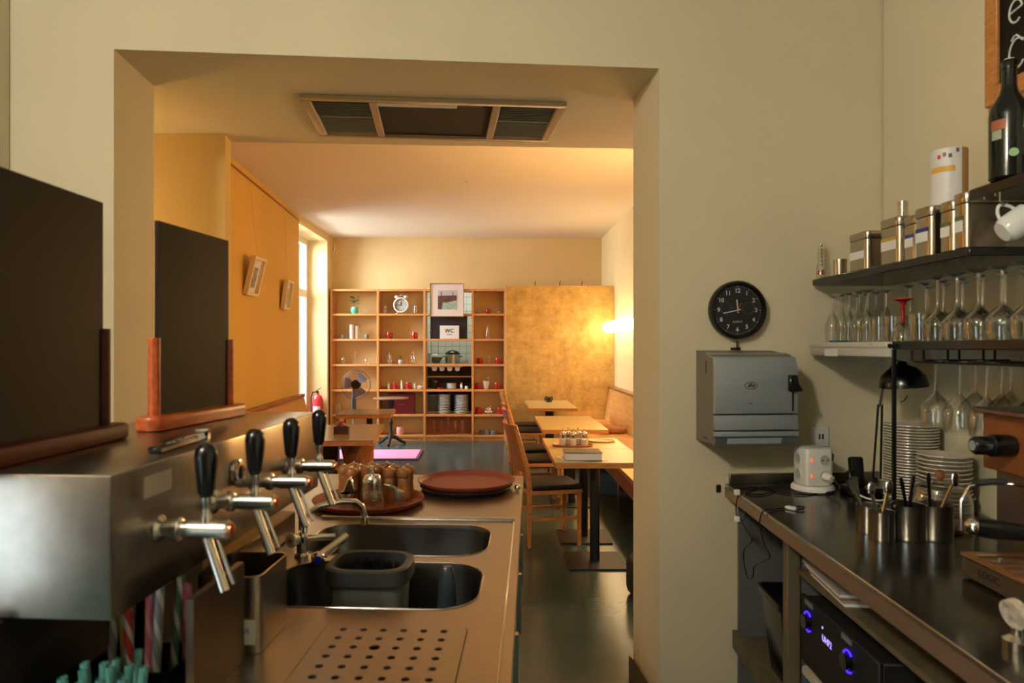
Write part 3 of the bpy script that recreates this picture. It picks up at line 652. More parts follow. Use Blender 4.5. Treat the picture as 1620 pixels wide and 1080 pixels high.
# oxblood case
t = thing('case', 'oxblood leather case with small clasp low in the second column', 'case', (sx(635), 11.15, ZS[5]))
MB().box(-.215, .215, -.07, .07, 0, .33).build('body', caserd, t, bevel=.008); MB().tube([(-.05, 0, .33), (-.04, 0, .352), (.04, 0, .352), (.05, 0, .33)], .006, 6).build('handle', black_m, t)
m = MB(); m.tube([(-.07 + .014 * i, -.072, .165 - .012 * math.sin(PI * i / 10)) for i in range(11)], .0025, 5); m.build('emblem', chrome, t)
cup(sp(633, 6), .062, .125, pinkpot_m, 'flower_pot', 'pale pink empty pot in the lowest shelf row', 'pot')
t = thing('vase', 'white conical vase with a silver twig in the right column', 'vase', sp(769, 4))
MB().lathe([(1e-4, 0), (.035, 0), (.06, .13), (.055, .13), (.03, .01), (1e-4, .01)], n=20).build('vase_body', white_c, t)
for k in range(6): MB().ball((.03 + .012 * math.sin(k * 2), .01 * math.cos(k * 3), .14 + .014 * k), .013, n=8, m=5).build('silver_bud', chrome, t)
t = thing('silver_ornament', 'cluster of shiny silver balls between two dark red votives', 'ornament', sp(773, 5))
for k, (a, b, c) in enumerate(((-.04, 0, .03), (.0, -.01, .03), (.04, 0, .03), (-.025, .01, .075), (.025, .0, .075), (.0, .0, .1), (.03, 0, .12))): MB().ball((a, b, c), .03 if k < 5 else .017, n=12, m=7).build('silver_ball', chrome, t)
for (u, h, m_, l) in ((762, .08, grey_en, 'low dark grey jar, left of three in the bottom row'), (770, .095, mat('pewter', (.30, .30, .28), .35, .6), 'taller pewter jar, middle of three in the bottom row'), (781, .08, grey_en, 'wide dark grey jar, right of three in the bottom row')):
    t = thing('lidded_jar', l, 'jar', sp(u, 6)); w = .045 if u != 781 else .06
    MB().lathe([(1e-4, 0), (w * .9, 0), (w, h * .3), (w, h * .7), (w * .8, h * .8)], n=16).build('body', m_, t); MB().solid([(w * .85, h * .8), (w * .8, h * .92), (.008, h * .95), (.008, h)], n=16).build('lid', m_, t)
for u, l in ((756, 'tiny clear tea light glass left of the red bowl'), (788, 'tiny clear tea light glass right of the red bowl')): cup(sp(u, 1), .03, .04, glass, 'tea_light_glass', l, 'tea light')
# champagne flutes
fl = MB().lathe([(1e-4, .002), (.028, .002), (.005, .012), (.004, .10), (.012, .12), (.024, .18), (.021, .25)], n=16).mesh('flute', glass)
fn_ = ['leftmost', 'second', 'tallest, middle', 'fourth', 'rightmost']
for k, u in enumerate((687, 698, 709.5, 720.5, 731.5)):
    o = bpy.data.objects.new('champagne_flute', fl); COL.objects.link(o); o.location = sp(u, 6, 11.16); o.scale = (1, 1, 1.15 if k == 2 else .9)
    tag(o, fn_[k] + ' of five champagne flutes before the orange back board', 'glass', 'champagne flutes in the bottom row')
# plates of the hatch
def plate_mesh(r, m_): return MB().lathe([(1e-4, .003), (r * .55, .003), (r * .60, 0), (r * .66, .004), (r, .018), (r * .99, .021), (r * .62, .009), (1e-4, .008)], n=28).mesh('plate', m_)
ordn = ['topmost'] + 'second third fourth fifth sixth seventh eighth ninth tenth eleventh twelfth thirteenth fourteenth fifteenth sixteenth seventeenth eighteenth nineteenth twentieth twenty-first twenty-second twenty-third twenty-fourth twenty-fifth twenty-sixth'.split()
def stack(me, loc, n, dz, label, group, jit=.002, seed=1, name='plate', cat='plate'):
    rr = random.Random(seed)
    for k in range(n):
        o = bpy.data.objects.new(name, me); COL.objects.link(o); o.location = (loc[0] + rr.uniform(-jit, jit), loc[1] + rr.uniform(-jit, jit), loc[2] + k * dz)
        w = label.split(' in the ', 1); tag(o, (ordn[n - 1 - k] + ' ' + w[0] + ' from the top of the ' + w[1]) if k < n - 1 else 'topmost ' + label, cat, group)
pl = plate_mesh(.118, white_c); pl2 = plate_mesh(.105, white_c); pl3 = plate_mesh(.085, white_c)
stack(pl, (sx(730), 11.17, ZS[5]), 12, .026, 'white plate in the right tall stack in the hatch', 'right plate stack in the shelves', .004, 2)
stack(pl2, (sx(702.5), 11.17, ZS[5]), 12, .0262, 'white plate in the middle tall stack in the hatch', 'middle plate stack in the shelves', .004, 3)
stack(pl2, (sx(683, 11.45), 11.62, ZS[5]), 11, .025, 'white plate in the shaded left stack in the hatch', 'back plate stack in the shelves', .003, 4)
stack(pl3, (sx(714), 11.16, ZS[4]), 5, .018, 'small white plate in the low stack under the hanging bowls', 'low plate stack in the shelves', .002, 5)
# hanging bowls on rack
t = thing('bowl_rack', 'white rail holding four white bowls under the hatch', 'rack', (sx(705), 11.15, 1.195)); MB().box(-.27, .27, -.03, .03, -.008, .006).build('rail', white_p, t)
bw = MB().lathe([(.045, 0), (.044, -.035), (.03, -.062), (1e-4, -.07)], n=20).mesh('bowl', white_c)
for k in range(4):
    o = bpy.data.objects.new('bowl', bw); COL.objects.link(o); o.location = (sx(705) - .185 + k * .125, 11.15, 1.186); tag(o, ['leftmost', 'second from left', 'third from left', 'rightmost'][k] + ' white bowl hanging under the white rail', 'bowl', 'bowls hanging under the rail')
t = thing('pepper_shaker', 'small metal shaker right of the low plate stack', 'shaker', sp(730, 4)); MB().solid([(.022, 0), (.022, .06), (.016, .07), (.02, .10), (.01, .115)], n=14).build('body', satin, t); MB().solid([(.012, .115), (.006, .125)], n=10).build('knob', chrome, t)
cup(sp(738, 4), .024, .05, white_c, 'egg_cup', 'tiny white egg cup at the right end under the hatch', 'cup')
t = thing('stemmed_glass', 'amber stemmed glass left of the low plate stack', 'glass', sp(689, 4, 11.2)); MB().lathe([(1e-4, .002), (.03, .002), (.005, .01), (.005, .07), (.035, .11), (.034, .13)], n=16).build('bowl', thin_glass('amber_glass', (.7, .45, .2)), t)
single(MB().lathe([(1e-4, 0), (.045, 0), (.06, .03), (.055, .03), (1e-4, .012)], n=18), 'ashtray', red_gl, 'low red glass dish left of the low plate stack', 'dish', sp(697, 4, 11.1))
# framed picture, black board and sign
t = thing('framed_picture', 'white framed picture of a brown jetty leaning on top of the hatch', 'picture', (sx(707, 11.0), 11.005, 1.998), 0, rot=(-.04, 0, 0))
w, h = .275, .545; m = MB(); f = .014
m.box(-w, w, -.018, 0, 0, f); m.box(-w, w, -.018, 0, h - f, h); m.box(-w, -w + f, -.018, 0, f, h - f); m.box(w - f, w, -.018, 0, f, h - f); m.build('frame', chrome, t)
MB().box(-w + f, w - f, -.008, -.002, f, h - f).build('mount', mat('mount_board', (.70, .62, .58), .6), t)
MB().box(-.145, .155, -.010, -.008, .125, .43).build('print_sky', mat('print_sky', (.50, .44, .50), .6), t)
MB().box(-.145, .155, -.011, -.010, .125, .235).build('print_water', mat('print_water', (.34, .50, .40), .6, var=.5, vscale=60), t)
MB().prism([(-.145, .34), (.155, .35), (.155, .27), (.0, .235), (-.07, .235), (-.08, .125), (-.145, .125)], -.0125, -.011, 'y').build('print_jetty', mat('print_jetty', (.13, .055, .035), .6, var=.5, vscale=25), t)
for x in (-.095, .09): MB().box(x, x + .008, -.0125, -.011, .34, .40).build('print_post', black_m, t)
single(MB().box(-.30, .30, -.006, .006, 0, .37), 'black_panel', mat('black_card', (.018, .012, .016), .6), 'black panel standing in the hatch behind the small sign', 'panel', (sx(710, 11.07), 11.08, ZS[2]))
t = thing('sign', 'white paper sign reading WC in the hatch', 'sign', (sx(711, 11.04), 11.042, ZS[2])); MB().box(-.155, .155, -.002, .002, 0, .215).build('sheet', paper, t)
text_obj('WC', .085, paper_txt, t, 'lettering', Mx((0, -.003, .128), (PI / 2, 0, 0)), bold=.0015); MB().box(-.042, .042, -.0035, -.002, .066, .074).build('underline', paper_txt, t)
# pots in the kitchen
t = thing('cooking_pot', 'steel cooking pot with dark domed lid in the kitchen', 'pot', (sx(716, 12.0), 12.0, 1.237))
MB().lathe([(1e-4, 0), (.125, 0), (.13, .15), (.125, .15)], n=24).build('body', satin, t); MB().solid([(.135, .15), (.13, .17), (.08, .21), (.02, .225)], n=24).build('lid', black_p, t)
for s in (-1, 1): MB().tube([(s * .13, -.03, .11), (s * .165, -.02, .115), (s * .165, .02, .115), (s * .13, .03, .11)], .008, 6).build('handle', black_p, t)
t = thing('mixing_bowl', 'dark steel bowl with a white cloth left of the cooking pot', 'bowl', (sx(690, 12.0), 12.0, 1.237)); MB().lathe([(1e-4, 0), (.06, 0), (.12, .10), (.115, .10), (.05, .01), (1e-4, .01)], n=22).build('bowl', steel_dk, t); MB().ball((-.02, 0, .11), .07, 1, .8, .7, n=12, m=7).build('cloth', paper, t)
single(MB().prism(rrect(-.045, .045, -.05, .05, .015), 0, .16), 'carton', mat('blue_white_carton', (.45, .58, .72), .5), 'pale blue carton at the left of the kitchen worktop', 'carton', (sx(678.5, 11.85), 11.85, 1.237))
stack(MB().lathe([(1e-4, 0), (.03, 0), (.042, .04), (.038, .04), (1e-4, .006)], n=14).mesh('cup', white_c), (sx(737, 11.75), 11.75, 1.237), 2, .018, 'small white cup in the short stack by the cooking pot', 'cups on the hatch worktop', .001, 8, 'cup', 'cup')
# ================================================================== the bar counter on the left
BZ = .961
bar = thing('bar_counter', 'stainless steel bar counter with two sinks and a perforated drip tray', 'bar counter', BF(-.4, 1.9), BR)
def L(x, y): return (x + .4, y - 1.9)                 # bar frame -> local of the counter
s1 = rrect(-.60, -.085, 1.79, 2.105, .095); s2 = rrect(-.575, -.082, 1.425, 1.735, .095); dt = rrect(-.372, -.090, .92, 1.352, .03)
top = holed_plate([L(-.95, .88), L(0, .88), L(0, 2.93), L(-.95, 2.93)], [[L(*p) for p in q] for q in (s1, s2, dt)], BZ, .004)
mesh_obj('worktop', top, steel, bar)
m = MB(); m.box(-.012 + .4, .4, .88 - 1.9, 2.93 - 1.9, BZ - .045, BZ - .004); m.build('worktop_edge', steel, bar, bevel=.002)
MB().box(-.55, .37, .90 - 1.9, 2.90 - 1.9, 0, BZ - .30).build('body', steel_dk, bar)
m = MB(); m.box(.34, .37, .90 - 1.9, 2.90 - 1.9, BZ - .30, BZ - .006); m.box(-.55, .34, 2.87 - 1.9, 2.90 - 1.9, BZ - .30, BZ - .006); m.box(-.55, -.50, .90 - 1.9, 2.87 - 1.9, BZ - .30, BZ - .006); m.build('apron', steel_dk, bar)
for k in range(4):
    y = .95 + k * .48; d = MB().box(.37, .385, y - 1.9, y + .46 - 1.9, .12, BZ - .08).build('cabinet_door', steel_dk, bar, bevel=.002); MB().box(.385, .40, y + .38 - 1.9, y + .40 - 1.9, .55, .75).build('handle', satin, d)
for q in (s1, s2):
    P = [L(*p) for p in q]; n = len(P); c = (sum(p[0] for p in P) / n, sum(p[1] for p in P) / n); vs = []; fs = []
    for (sc, z) in ((1.0, BZ - .002), (.985, BZ - .012), (.95, BZ - .15), (.86, BZ - .175), (0.02, BZ - .18)):
        vs += [(c[0] + (p[0] - c[0]) * sc, c[1] + (p[1] - c[1]) * sc, z) for p in P]
    for j in range(4):
        for i in range(n): a, b = j * n + i, j * n + (i + 1) % n; fs.append((a, b, b + n, a + n))
    bs = MB().add(vs, fs).build('basin', basin_m, bar)
    MB().solid([(.028, BZ - .1795), (.022, BZ - .177)], (c[0], c[1], 0), 16).build('drain', chrome, bs)
    rim = MB(); rim.tube([(p[0], p[1], BZ + .0005) for p in P + [P[0]]], .0016, 6, caps=False); rim.build('rim', steel, bs)
hs = []
for j in range(10):
    for i in range(6):
        x = -.332 + i * .0393; y = 1.316 - j * .0385
        hs.append([L(*p) for p in circle(x, y, .0072 if not (i == 2 and j == 2) else .0105, 10)])
pt = holed_plate([L(*p) for p in rrect(-.370, -.092, .922, 1.350, .028)], hs, BZ + .001, .003)
dp = mesh_obj('drip_tray', pt, steel, bar)
MB().prism([L(*p) for p in rrect(-.370, -.092, .922, 1.350, .028)], BZ - .05, BZ - .046).build('drip_pan', black_m, dp)
m = MB(); m.box(-.024 + .4, -.019 + .4, .90 - 1.9, 2.165 - 1.9, BZ, BZ + .003); m.box(-.64 + .4, -.019 + .4, 2.165 - 1.9, 2.177 - 1.9, BZ, BZ + .008); m.build('sink_border', satin, bar, bevel=.0015)
MB().box(-.94 + .4, -.66 + .4, 1.42 - 1.9, 1.98 - 1.9, BZ, 1.03).build('rear_ledge', mat('dark_bar_wood', (.075, .03, .012), .3, var=.3, vscale=6), bar, bevel=.004)
MB().box(-.95 + .4, -.93 + .4, .88 - 1.9, 1.41 - 1.9, BZ + .0005, 1.13).build('shadow_panel', black_m, bar)  # black sheet added as shade behind the straws
MB().box(-.92 + .4, -.70 + .4, .885 - 1.9, 1.235 - 1.9, BZ + .0005, 1.13).build('shadow_block', black_m, bar)  # black box added in place of the deep shade under the tower
# ------------------------------------------------------------------ tap tower
FX = -.544                                            # face of the tower in the bar frame
tw = thing('tap_tower', 'long brushed steel beer tower box carrying four taps', 'beer tower', BF(-.7, 1.35, BZ), BR)
def TL(x, y, z): return (x + .7, y - 1.35, z - BZ)
m = MB(); a = TL(-.90, .913, 1.134); b = TL(FX, 1.83, 1.336); m.box(a[0], b[0], a[1], b[1], a[2], b[2]); m.build('box', steel, tw, bevel=.004, segs=2)
m = MB(); a = TL(-.86, 1.25, BZ); b = TL(-.66, 1.41, 1.134); m.box(a[0], b[0], a[1], b[1], 0.0005, b[2]); m.build('support', black_m, tw)
for yy in (1.305,):
    m = MB(); m.lathe([(.020, 0), (.026, .002), (.026, .010), (.021, .012), (.014, .012)], TL(FX, yy, 1.268), 20, Matrix.Rotation(PI / 2, 3, 'Y')); m.build('gauge_ring', chrome, tw)
MB().box(*[v for pr in zip(TL(FX, .99, 1.285), TL(FX + .001, 1.07, 1.318)) for v in pr]).build('sticker', mat('pale_sticker', (.40, .36, .30), .4), tw)
hp = TL(FX, 0, 1.232)
def tap(y, label):
    t = thing('beer_tap', label, 'tap', BF(FX, y, 1.232), BR, 'beer taps on the tower')
    X = Matrix.Rotation(PI / 2, 3, 'Y')
    MB().solid([(.021, 0), (.021, .006), (.013, .012), (.013, .026), (.018, .028), (.018, .038), (.0125, .042)], n=20, M=X).build('flange', satin, t)
    MB().solid([(.0125, .042), (.0125, .05), (.0145, .052), (.0145, .112), (.011, .116)], n=18, M=X).build('body', satin, t)
    MB().solid([(.0105, .116), (.0105, .120), (.004, .122)], n=14, M=X).build('end_cap', mat('copper_cap', (.45, .12, .06), .3, .8), t)
    c = .078
    MB().solid([(.009, .012), (.009, .020), (.0065, .024), (.0065, .036), (.0085, .040), (.0085, .050)], (c, 0, 0), 14).build('lever_stem', satin, t)
    MB().solid([(.0085, .050), (.0125, .058), (.0165, .095), (.0175, .112), (.0155, .124), (.009, .131), (.003, .133)], (c, 0, 0), 18).build('handle', black_p, t)
    a = Vector((c, 0, -.010)); b = Vector((c + .038, -.02, -.088))
    MB().cyl(a, b, .0075, n=14).build('spout', satin, t); MB().cyl(a + Vector((.018, .0, -.004)), b + Vector((.014, 0, .012)), .003, n=8).build('vent_pipe', satin, t)
    return t
tp = tap(1.027, 'nearest of the four beer taps with black pear shaped handle')
for y, l in ((1.213, 'second nearest of the four beer taps'), (1.400, 'third of the four beer taps counted from the camera side'), (1.587, 'farthest of the four beer taps above the sink faucet')): dup(tp, BF(FX, y, 1.232), None, l)
# menu boards on the tower
def menu_board(p0, p1, z, hgt, post_h, wood, label, far_only=False):
    p0, p1 = Vector(p0), Vector(p1); d = p1 - p0; Ln = d.length; a = math.atan2(d.y, d.x)
    t = thing('menu_board', label, 'menu board', (p0.x, p0.y, z), a)
    m = MB(); m.prism(rrect(-.03, Ln + .02, -.032, .032, .028), 0, .030); m.build('foot', wood, t, bevel=.006, segs=2)
    for x in (.005, Ln - .03): 
        MB().cyl((x, 0, .02), (x, 0, post_h), .0125, n=16).build('post', wood, t)
    MB().box(.012, Ln - .037, -.004, .004, .031, hgt).build('panel', blackboard_m, t)
    return t
menu_board((-.722, 1.44), (-.674, 1.768), 1.3365, .445, .195, redwood, 'black menu board in an orange red wooden stand on the beer tower')
menu_board((-.745, .90), (-.735, 1.312), 1.3365, .445, .21, darkred, 'black menu board in a dark red wooden stand, nearest on the beer tower')
# corkscrew
t = thing('corkscrew', 'black waiter corkscrew lying on the tower before the orange stand', 'corkscrew', BF(FX - .045, 1.17, 1.3365), BR + .06)
MB().box(-.011, .011, -.08, .07, 0, .012).build('handle', black_p, t, bevel=.003); 
for k in range(3): MB().cyl((0, -.035 + k * .02, .012), (0, -.035 + k * .02, .0135), .005, n=10).build('rivet', chrome, t)
MB().box(-.005, .005, .02, .115, .0125, .015).build('lever', steel_dk, t); MB().box(-.012, .012, .105, .116, .0, .02).build('hinge', chrome, t)
# splash plate, bin and straws under the tower
sp_ = single(MB().box(-.006, .006, -.09, .09, 0, .172), 'splash_plate', mat('dark_bronze_plate', (.07, .048, .03), .35, .8), 'dark steel splash plate standing under the nearest tap', 'plate', BF(-.478, 1.09, BZ + .0005), BR)
t = thing('steel_bin', 'open rectangular stainless steel bin with a paper tag before the drip tray', 'bin', BF(-.512, 1.275, BZ + .001), BR)
m = MB(); o_ = rrect(-.06, .06, -.075, .075, .018); i_ = rrect(-.057, .057, -.072, .072, .016); n = len(o_)
m.add([(x, y, z) for z in (0, .138) for x, y in o_] + [(x, y, z) for z in (.138, .004) for x, y in i_], [(k * n + i, k * n + (i + 1) % n, (k + 1) * n + (i + 1) % n, (k + 1) * n + i) for k in range(3) for i in range(n)] + [tuple(range(n))[::-1], tuple(range(3 * n, 4 * n))]); m.build('body', steel, t)
tg = MB().box(.010, .052, -.0785, -.0765, .018, .062).build('tag', paper, t); text_obj('ABR', .014, mat('blue_ink', (.10, .10, .30), .7), tg, 'lettering', Mx((.031, -.0788, .042), (PI / 2, 0, 0)), .0002)
def straw_mat(name, c1, c2=None):
    m = mat(name, c1, .35)
    if c2:
        nt = m.node_tree; b = nt.nodes['Principled BSDF']; tc = nt.nodes.new('ShaderNodeTexCoord'); sep = nt.nodes.new('ShaderNodeSeparateXYZ'); nt.links.new(tc.outputs['Object'], sep.inputs[0])
        at2 = nt.nodes.new('ShaderNodeMath'); at2.operation = 'ARCTAN2'; nt.links.new(sep.outputs[1], at2.inputs[0]); nt.links.new(sep.outputs[0], at2.inputs[1])
        mu = nt.nodes.new('ShaderNodeMath'); mu.operation = 'MULTIPLY_ADD'; mu.inputs[1].default_value = 105; nt.links.new(sep.outputs[2], mu.inputs[0]); dbl = nt.nodes.new('ShaderNodeMath'); dbl.operation = 'MULTIPLY'; dbl.inputs[1].default_value = 2; nt.links.new(at2.outputs[0], dbl.inputs[0]); nt.links.new(dbl.outputs[0], mu.inputs[2])
        si = nt.nodes.new('ShaderNodeMath'); si.operation = 'SINE'; nt.links.new(mu.outputs[0], si.inputs[0])
        mx = nt.nodes.new('ShaderNodeValToRGB'); mx.color_ramp.interpolation = 'CONSTANT'; mx.color_ramp.elements[0].color = (*c1, 1); mx.color_ramp.elements[1].color = (*c2, 1); mx.color_ramp.elements[1].position = .45
        nt.links.new(si.outputs[0], mx.inputs[0]); nt.links.new(mx.outputs[0], b.inputs['Base Color'])
    return m
wht = (.62, .60, .58)
kinds = [('white and grey striped', straw_mat('straw_grey', (.25, .27, .27), wht)), ('yellow', straw_mat('straw_yellow', (.62, .48, .05), (.70, .62, .30))), ('red and white striped', straw_mat('straw_red', (.50, .03, .04), wht)), ('orange', straw_mat('straw_orange', (.55, .22, .03))), ('pink', straw_mat('straw_pink', (.58, .13, .18), (.64, .30, .32))), ('green and white striped', straw_mat('straw_green', (.10, .22, .14), wht))]
hold = thing('straw_holder', 'black straw holder box under the steel tower', 'holder', BF(-.60, 1.085, BZ + .0005), BR)
m = MB(); m.box(-.075, .075, -.055, -.05, 0, .045); m.box(-.075, .075, .05, .055, 0, .045); m.box(-.075, -.07, -.05, .05, 0, .045); m.box(.07, .075, -.05, .05, 0, .045); m.box(-.07, .07, -.05, .05, 0, .004); m.build('box', black_p, hold)
r4 = random.Random(11)
sl = [(-.055, 0, 'leftmost '), (-.043, 0, 'second '), (-.028, 1, ''), (-.008, 2, ''), (.006, 3, ''), (.024, 4, 'taller '), (.036, 0, 'rightmost '), (.046, 5, ''), (.060, 4, 'shorter, rightmost ')]
for k, (dx, kd, wd) in enumerate(sl):
    h_ = .168 - (.015 if k == 8 else 0)
    m = MB(); m.cyl((0, 0, 0), (0, 0, h_), .0072, n=12, caps=False); m.cyl((0, 0, h_), (0, 0, .0), .0062, n=10, caps=False)
    o = single(m, 'drinking_straw', kinds[kd][1], wd + kinds[kd][0] + ' drinking straw in the black holder', 'straw', BF(-.60 + dx * .95, 1.085 + r4.uniform(-.03, .03), BZ + .005), 0, 'striped straws under the tower')
    o.rotation_euler = (r4.uniform(-.05, .05), (.13, .10, -.14, -.13, .06, .04, .15, .12, .10)[k] * .45, BR)
teal = straw_mat('straw_teal', (.06, .20, .19), (.12, .30, .28))
tm = MB(); tm.cyl((0, 0, 0), (0, 0, .088), .0066, n=10, caps=False); tm.cyl((0, 0, .088), (0, 0, 0), .0056, n=10, caps=False); tmm = tm.mesh('teal_straw', teal)
cupm = MB().lathe([(1e-4, 0), (.048, 0), (.055, .045), (.053, .045), (.046, .004), (1e-4, .004)], n=20); cpos = BF(-.575, .955, BZ + .0005); single(cupm, 'straw_cup', black_p, 'black cup full of teal straws at the lower left edge', 'cup', cpos)
for k in range(13):
    a = k * 2.4; r = .0125 * math.sqrt(k) + .002; o = bpy.data.objects.new('drinking_straw', tmm); COL.objects.link(o); o.location = cpos + Vector((r * math.cos(a), r * math.sin(a), .005)); o.rotation_euler = (-math.sin(a) * r * 3, math.cos(a) * r * 3, 0); o.scale.z = r4.uniform(.88, 1.02)
    tag(o, 'teal drinking straw in the black cup at the lower left', 'straw', 'teal straws')
# ------------------------------------------------------------------ faucet
fp = onz(478, 880, BZ); fb = bf_inv(fp)
t = thing('faucet', 'chrome sink faucet with red and blue capped handles and long swivel spout', 'faucet', (fp.x, fp.y, BZ), BR)
MB().solid([(.020, 0), (.020, .006), (.014, .012), (.014, .035), (.016, .04), (.016, .055), (.010, .062)], n=18).build('base', chrome, t)
def loc_of(u, v, Y):
    p = at(u, v, Y) - fp; c, s = math.cos(-BR), math.sin(-BR); return Vector((p.x * c - p.y * s, p.x * s + p.y * c, p.z))
Yf = fp.y
h1 = loc_of(461, 855, Yf - .03); h2 = loc_of(503, 883, Yf - .075); h0 = Vector((0, 0, .048))
MB().cyl(h0, h0 + (h1 - h0) * .6, .009, n=12).build('arm', chrome, t)
k1 = MB().cyl(h0 + (h1 - h0) * .45, h1, .014, .0185, n=16).build('hot_handle', chrome, t); MB().cyl(h1, h1 + (h1 - h0).normalized() * .004, .0175, n=16).build('white_cap', white_p, k1); MB().cyl(h1 + (h1 - h0).normalized() * .004, h1 + (h1 - h0).normalized() * .0055, .006, n=12).build('red_dot', red_en, k1)
e2 = loc_of(548, 848, Yf + .02)
MB().cyl(h0, e2 + (h0 - e2) * .25, .009, n=12).build('arm', chrome, t)
k2 = MB().cyl(e2, h2, .010, .013, n=14).build('cold_handle', chrome, t); MB().ball(h2, .018, n=14, m=8).build('handle_end', chrome, k2); MB().cyl(h2 + Vector((.004, -.013, 0)), h2 + Vector((.006, -.020, 0)), .011, n=12).build('blue_dot', mat('blue_enamel', (.02, .04, .5), .3), k2)
pts = [(0, .01, .04), (.0, .02, .075)] + [tuple(loc_of(u, v, Y)) for u, v, Y in ((486, 812, Yf + .06), (505, 800, Yf + .09), (540, 793, Yf + .13), (562, 793, Yf + .155), (572, 800, Yf + .165), (576, 812, Yf + .168), (576.5, 824, Yf + .168))]
MB().tube(pts, .0085, 12).build('spout', chrome, t); MB().cyl(loc_of(576.5, 817, Yf + .168), loc_of(576.5, 829, Yf + .168), .0115, n=14).build('aerator', chrome, t)
MB().solid([(.006, 0), (.006, .03), (.010, .034), (.004, .05)], tuple(loc_of(476, 832, Yf + .03) - Vector((0, 0, .01))), 12).build('plunger', chrome, t)
# glass rinser with brushes in the near sink
g0 = BF(-.342, 1.585); gz = BZ - .1755
t = thing('glass_washer', 'grey plastic glass washer tub with black brush inside the near sink', 'glass washer', (g0.x, g0.y, gz), BR)
gp = mat('grey_tub_plastic', (.14, .14, .13), .5)
m = MB(); n = 32
def ring(rx, ry, z): return [(rx * math.copysign(abs(math.cos(a)) ** .6, math.cos(a)), ry * math.copysign(abs(math.sin(a)) ** .6, math.sin(a)), z) for a in (2 * PI * i / n for i in range(n))]
R = [ring(.080, .066, 0), ring(.088, .075, .19), ring(.094, .081, .192), ring(.096, .083, .218), ring(.092, .079, .222), ring(.082, .069, .220), ring(.080, .067, .06)]
m.add([v for r in R for v in r], [(j * n + i, j * n + (i + 1) % n, (j + 1) * n + (i + 1) % n, (j + 1) * n + i) for j in range(len(R) - 1) for i in range(n)] + [tuple(range(n))[::-1], tuple(range(6 * n, 7 * n))]); m.build('tub', gp, t, ang=30)
R2 = [ring(.0965, .0835, .190), ring(.0985, .0855, .192), ring(.0985, .0855, .224), ring(.093, .080, .2275), ring(.081, .068, .2265), ring(.0805, .0675, .19)]
MB().add([v for r in R2 for v in r], [(j * n + i, j * n + (i + 1) % n, ((j + 1) % 6) * n + (i + 1) % n, ((j + 1) % 6) * n + i) for j in range(6) for i in range(n)]).build('rim', mat('dark_rim_rubber', (.03, .032, .03), .5), t, ang=30)
m = MB(); rb = random.Random(2)
for k in range(420):
    a = rb.uniform(0, 2 * PI); q = math.sqrt(rb.uniform(.15, 1)); x, y = .074 * q * math.cos(a), .061 * q * math.sin(a); m.cyl((x * .9, y * .9, .07), (x, y, .214 + rb.uniform(-.008, .004)), .0012, n=3, caps=False)
tag(m.build('bristles', black_m, t), kind='stuff')
g1 = BF(-.162, 1.58); single(MB().solid([(.030, 0), (.028, .02), (.024, .08), (.020, .17), (.016, .205), (.010, .215)], n=18), 'standpipe', mat('dark_blue_plastic', (.02, .03, .04), .3), 'dark standpipe plug rising from the right of the near sink', 'standpipe', (g1.x, g1.y, gz + .003))
# ------------------------------------------------------------------ trays on the far end of the bar
def tray(loc, r, name, label): 
    return single(MB().lathe([(1e-4, 0), (r * .90, 0), (r * .93, .002), (r, .018), (r * 1.0, .021), (r * .985, .021), (r * .915, .006), (1e-4, .005)], n=48), name, tray_m, label, 'tray', loc)
p = onz(738, 772, BZ); dk = mat('black_tray_rubber', (.012, .011, .010), .5)
tz = BZ + .0005
t = thing('round_tray', 'black round tray lying under the brown one on the bar end', 'tray', (p.x, p.y, tz)); MB().lathe([(1e-4, 0), (.165, 0), (.172, .002), (.182, .014), (.18, .016), (.168, .006), (1e-4, .005)], n=48).build('dish', dk, t)
tray((p.x, p.y, tz + .0165), .190, 'round_tray', 'large empty reddish brown round tray on top at the bar end')
single(MB().ball((0, 0, .012), .012, 1, 1, 1, n=12, m=7), 'steel_ball', chrome, 'small shiny steel ball stopper beside the brown tray', 'stopper', (p.x + .185 + .013, p.y - .045, BZ + .0005))
q = onz(582, 797, BZ); QX, QY = q.x, q.y + .015
tray((QX, QY, tz), .195, 'round_tray', 'reddish brown round tray full of pepper mills')
tz2 = tz + .0055
def mill():
    t = thing('pepper_mill', 'x', 'pepper mill', (0, 0, 0), 0, 'wooden pepper mills on the brown tray')
    MB().solid([(.024, 0), (.025, .006), (.0225, .03), (.020, .055), (.022, .075), (.020, .08)], n=18).build('body', millwood, t)
    MB().solid([(.0205, .081), (.0245, .088), (.0255, .098), (.021, .110), (.010, .115)], n=18).build('head', millwood, t)
    MB().ball((0, 0, .117), .0045, n=10, m=6).build('knob', chrome, t)
    return t
ml = mill(); spots = []
for (u, dy) in ((556, .02), (582, .02), (616, .02), (638, .015)): spots.append(((u - CX) * (QY + dy) / F, QY + dy))
for (u, dy) in ((545, .075), (571, .08), (597, .07), (623, .08), (645, .075)): spots.append(((u - CX) * (QY + dy) / F, QY + dy))
for (u, dy) in ((560, .125), (588, .13), (612, .13)): spots.append(((u - CX) * (QY + dy) / F, QY + dy))
ml_l = ['front row, leftmost', 'front row, second from left', 'front row, third from left', 'front row, rightmost', 'middle row, leftmost', 'middle row, second from left', 'centre of the middle row', 'middle row, fourth from left', 'middle row, rightmost', 'back row, left', 'back row, centre', 'back row, right']
for k, (x, y) in enumerate(spots):
    o = ml if k == 0 else dup(ml, (0, 0, 0)); o.location = (x, y, tz2); o['label'] = 'walnut pepper mill on the brown tray, ' + ml_l[k]
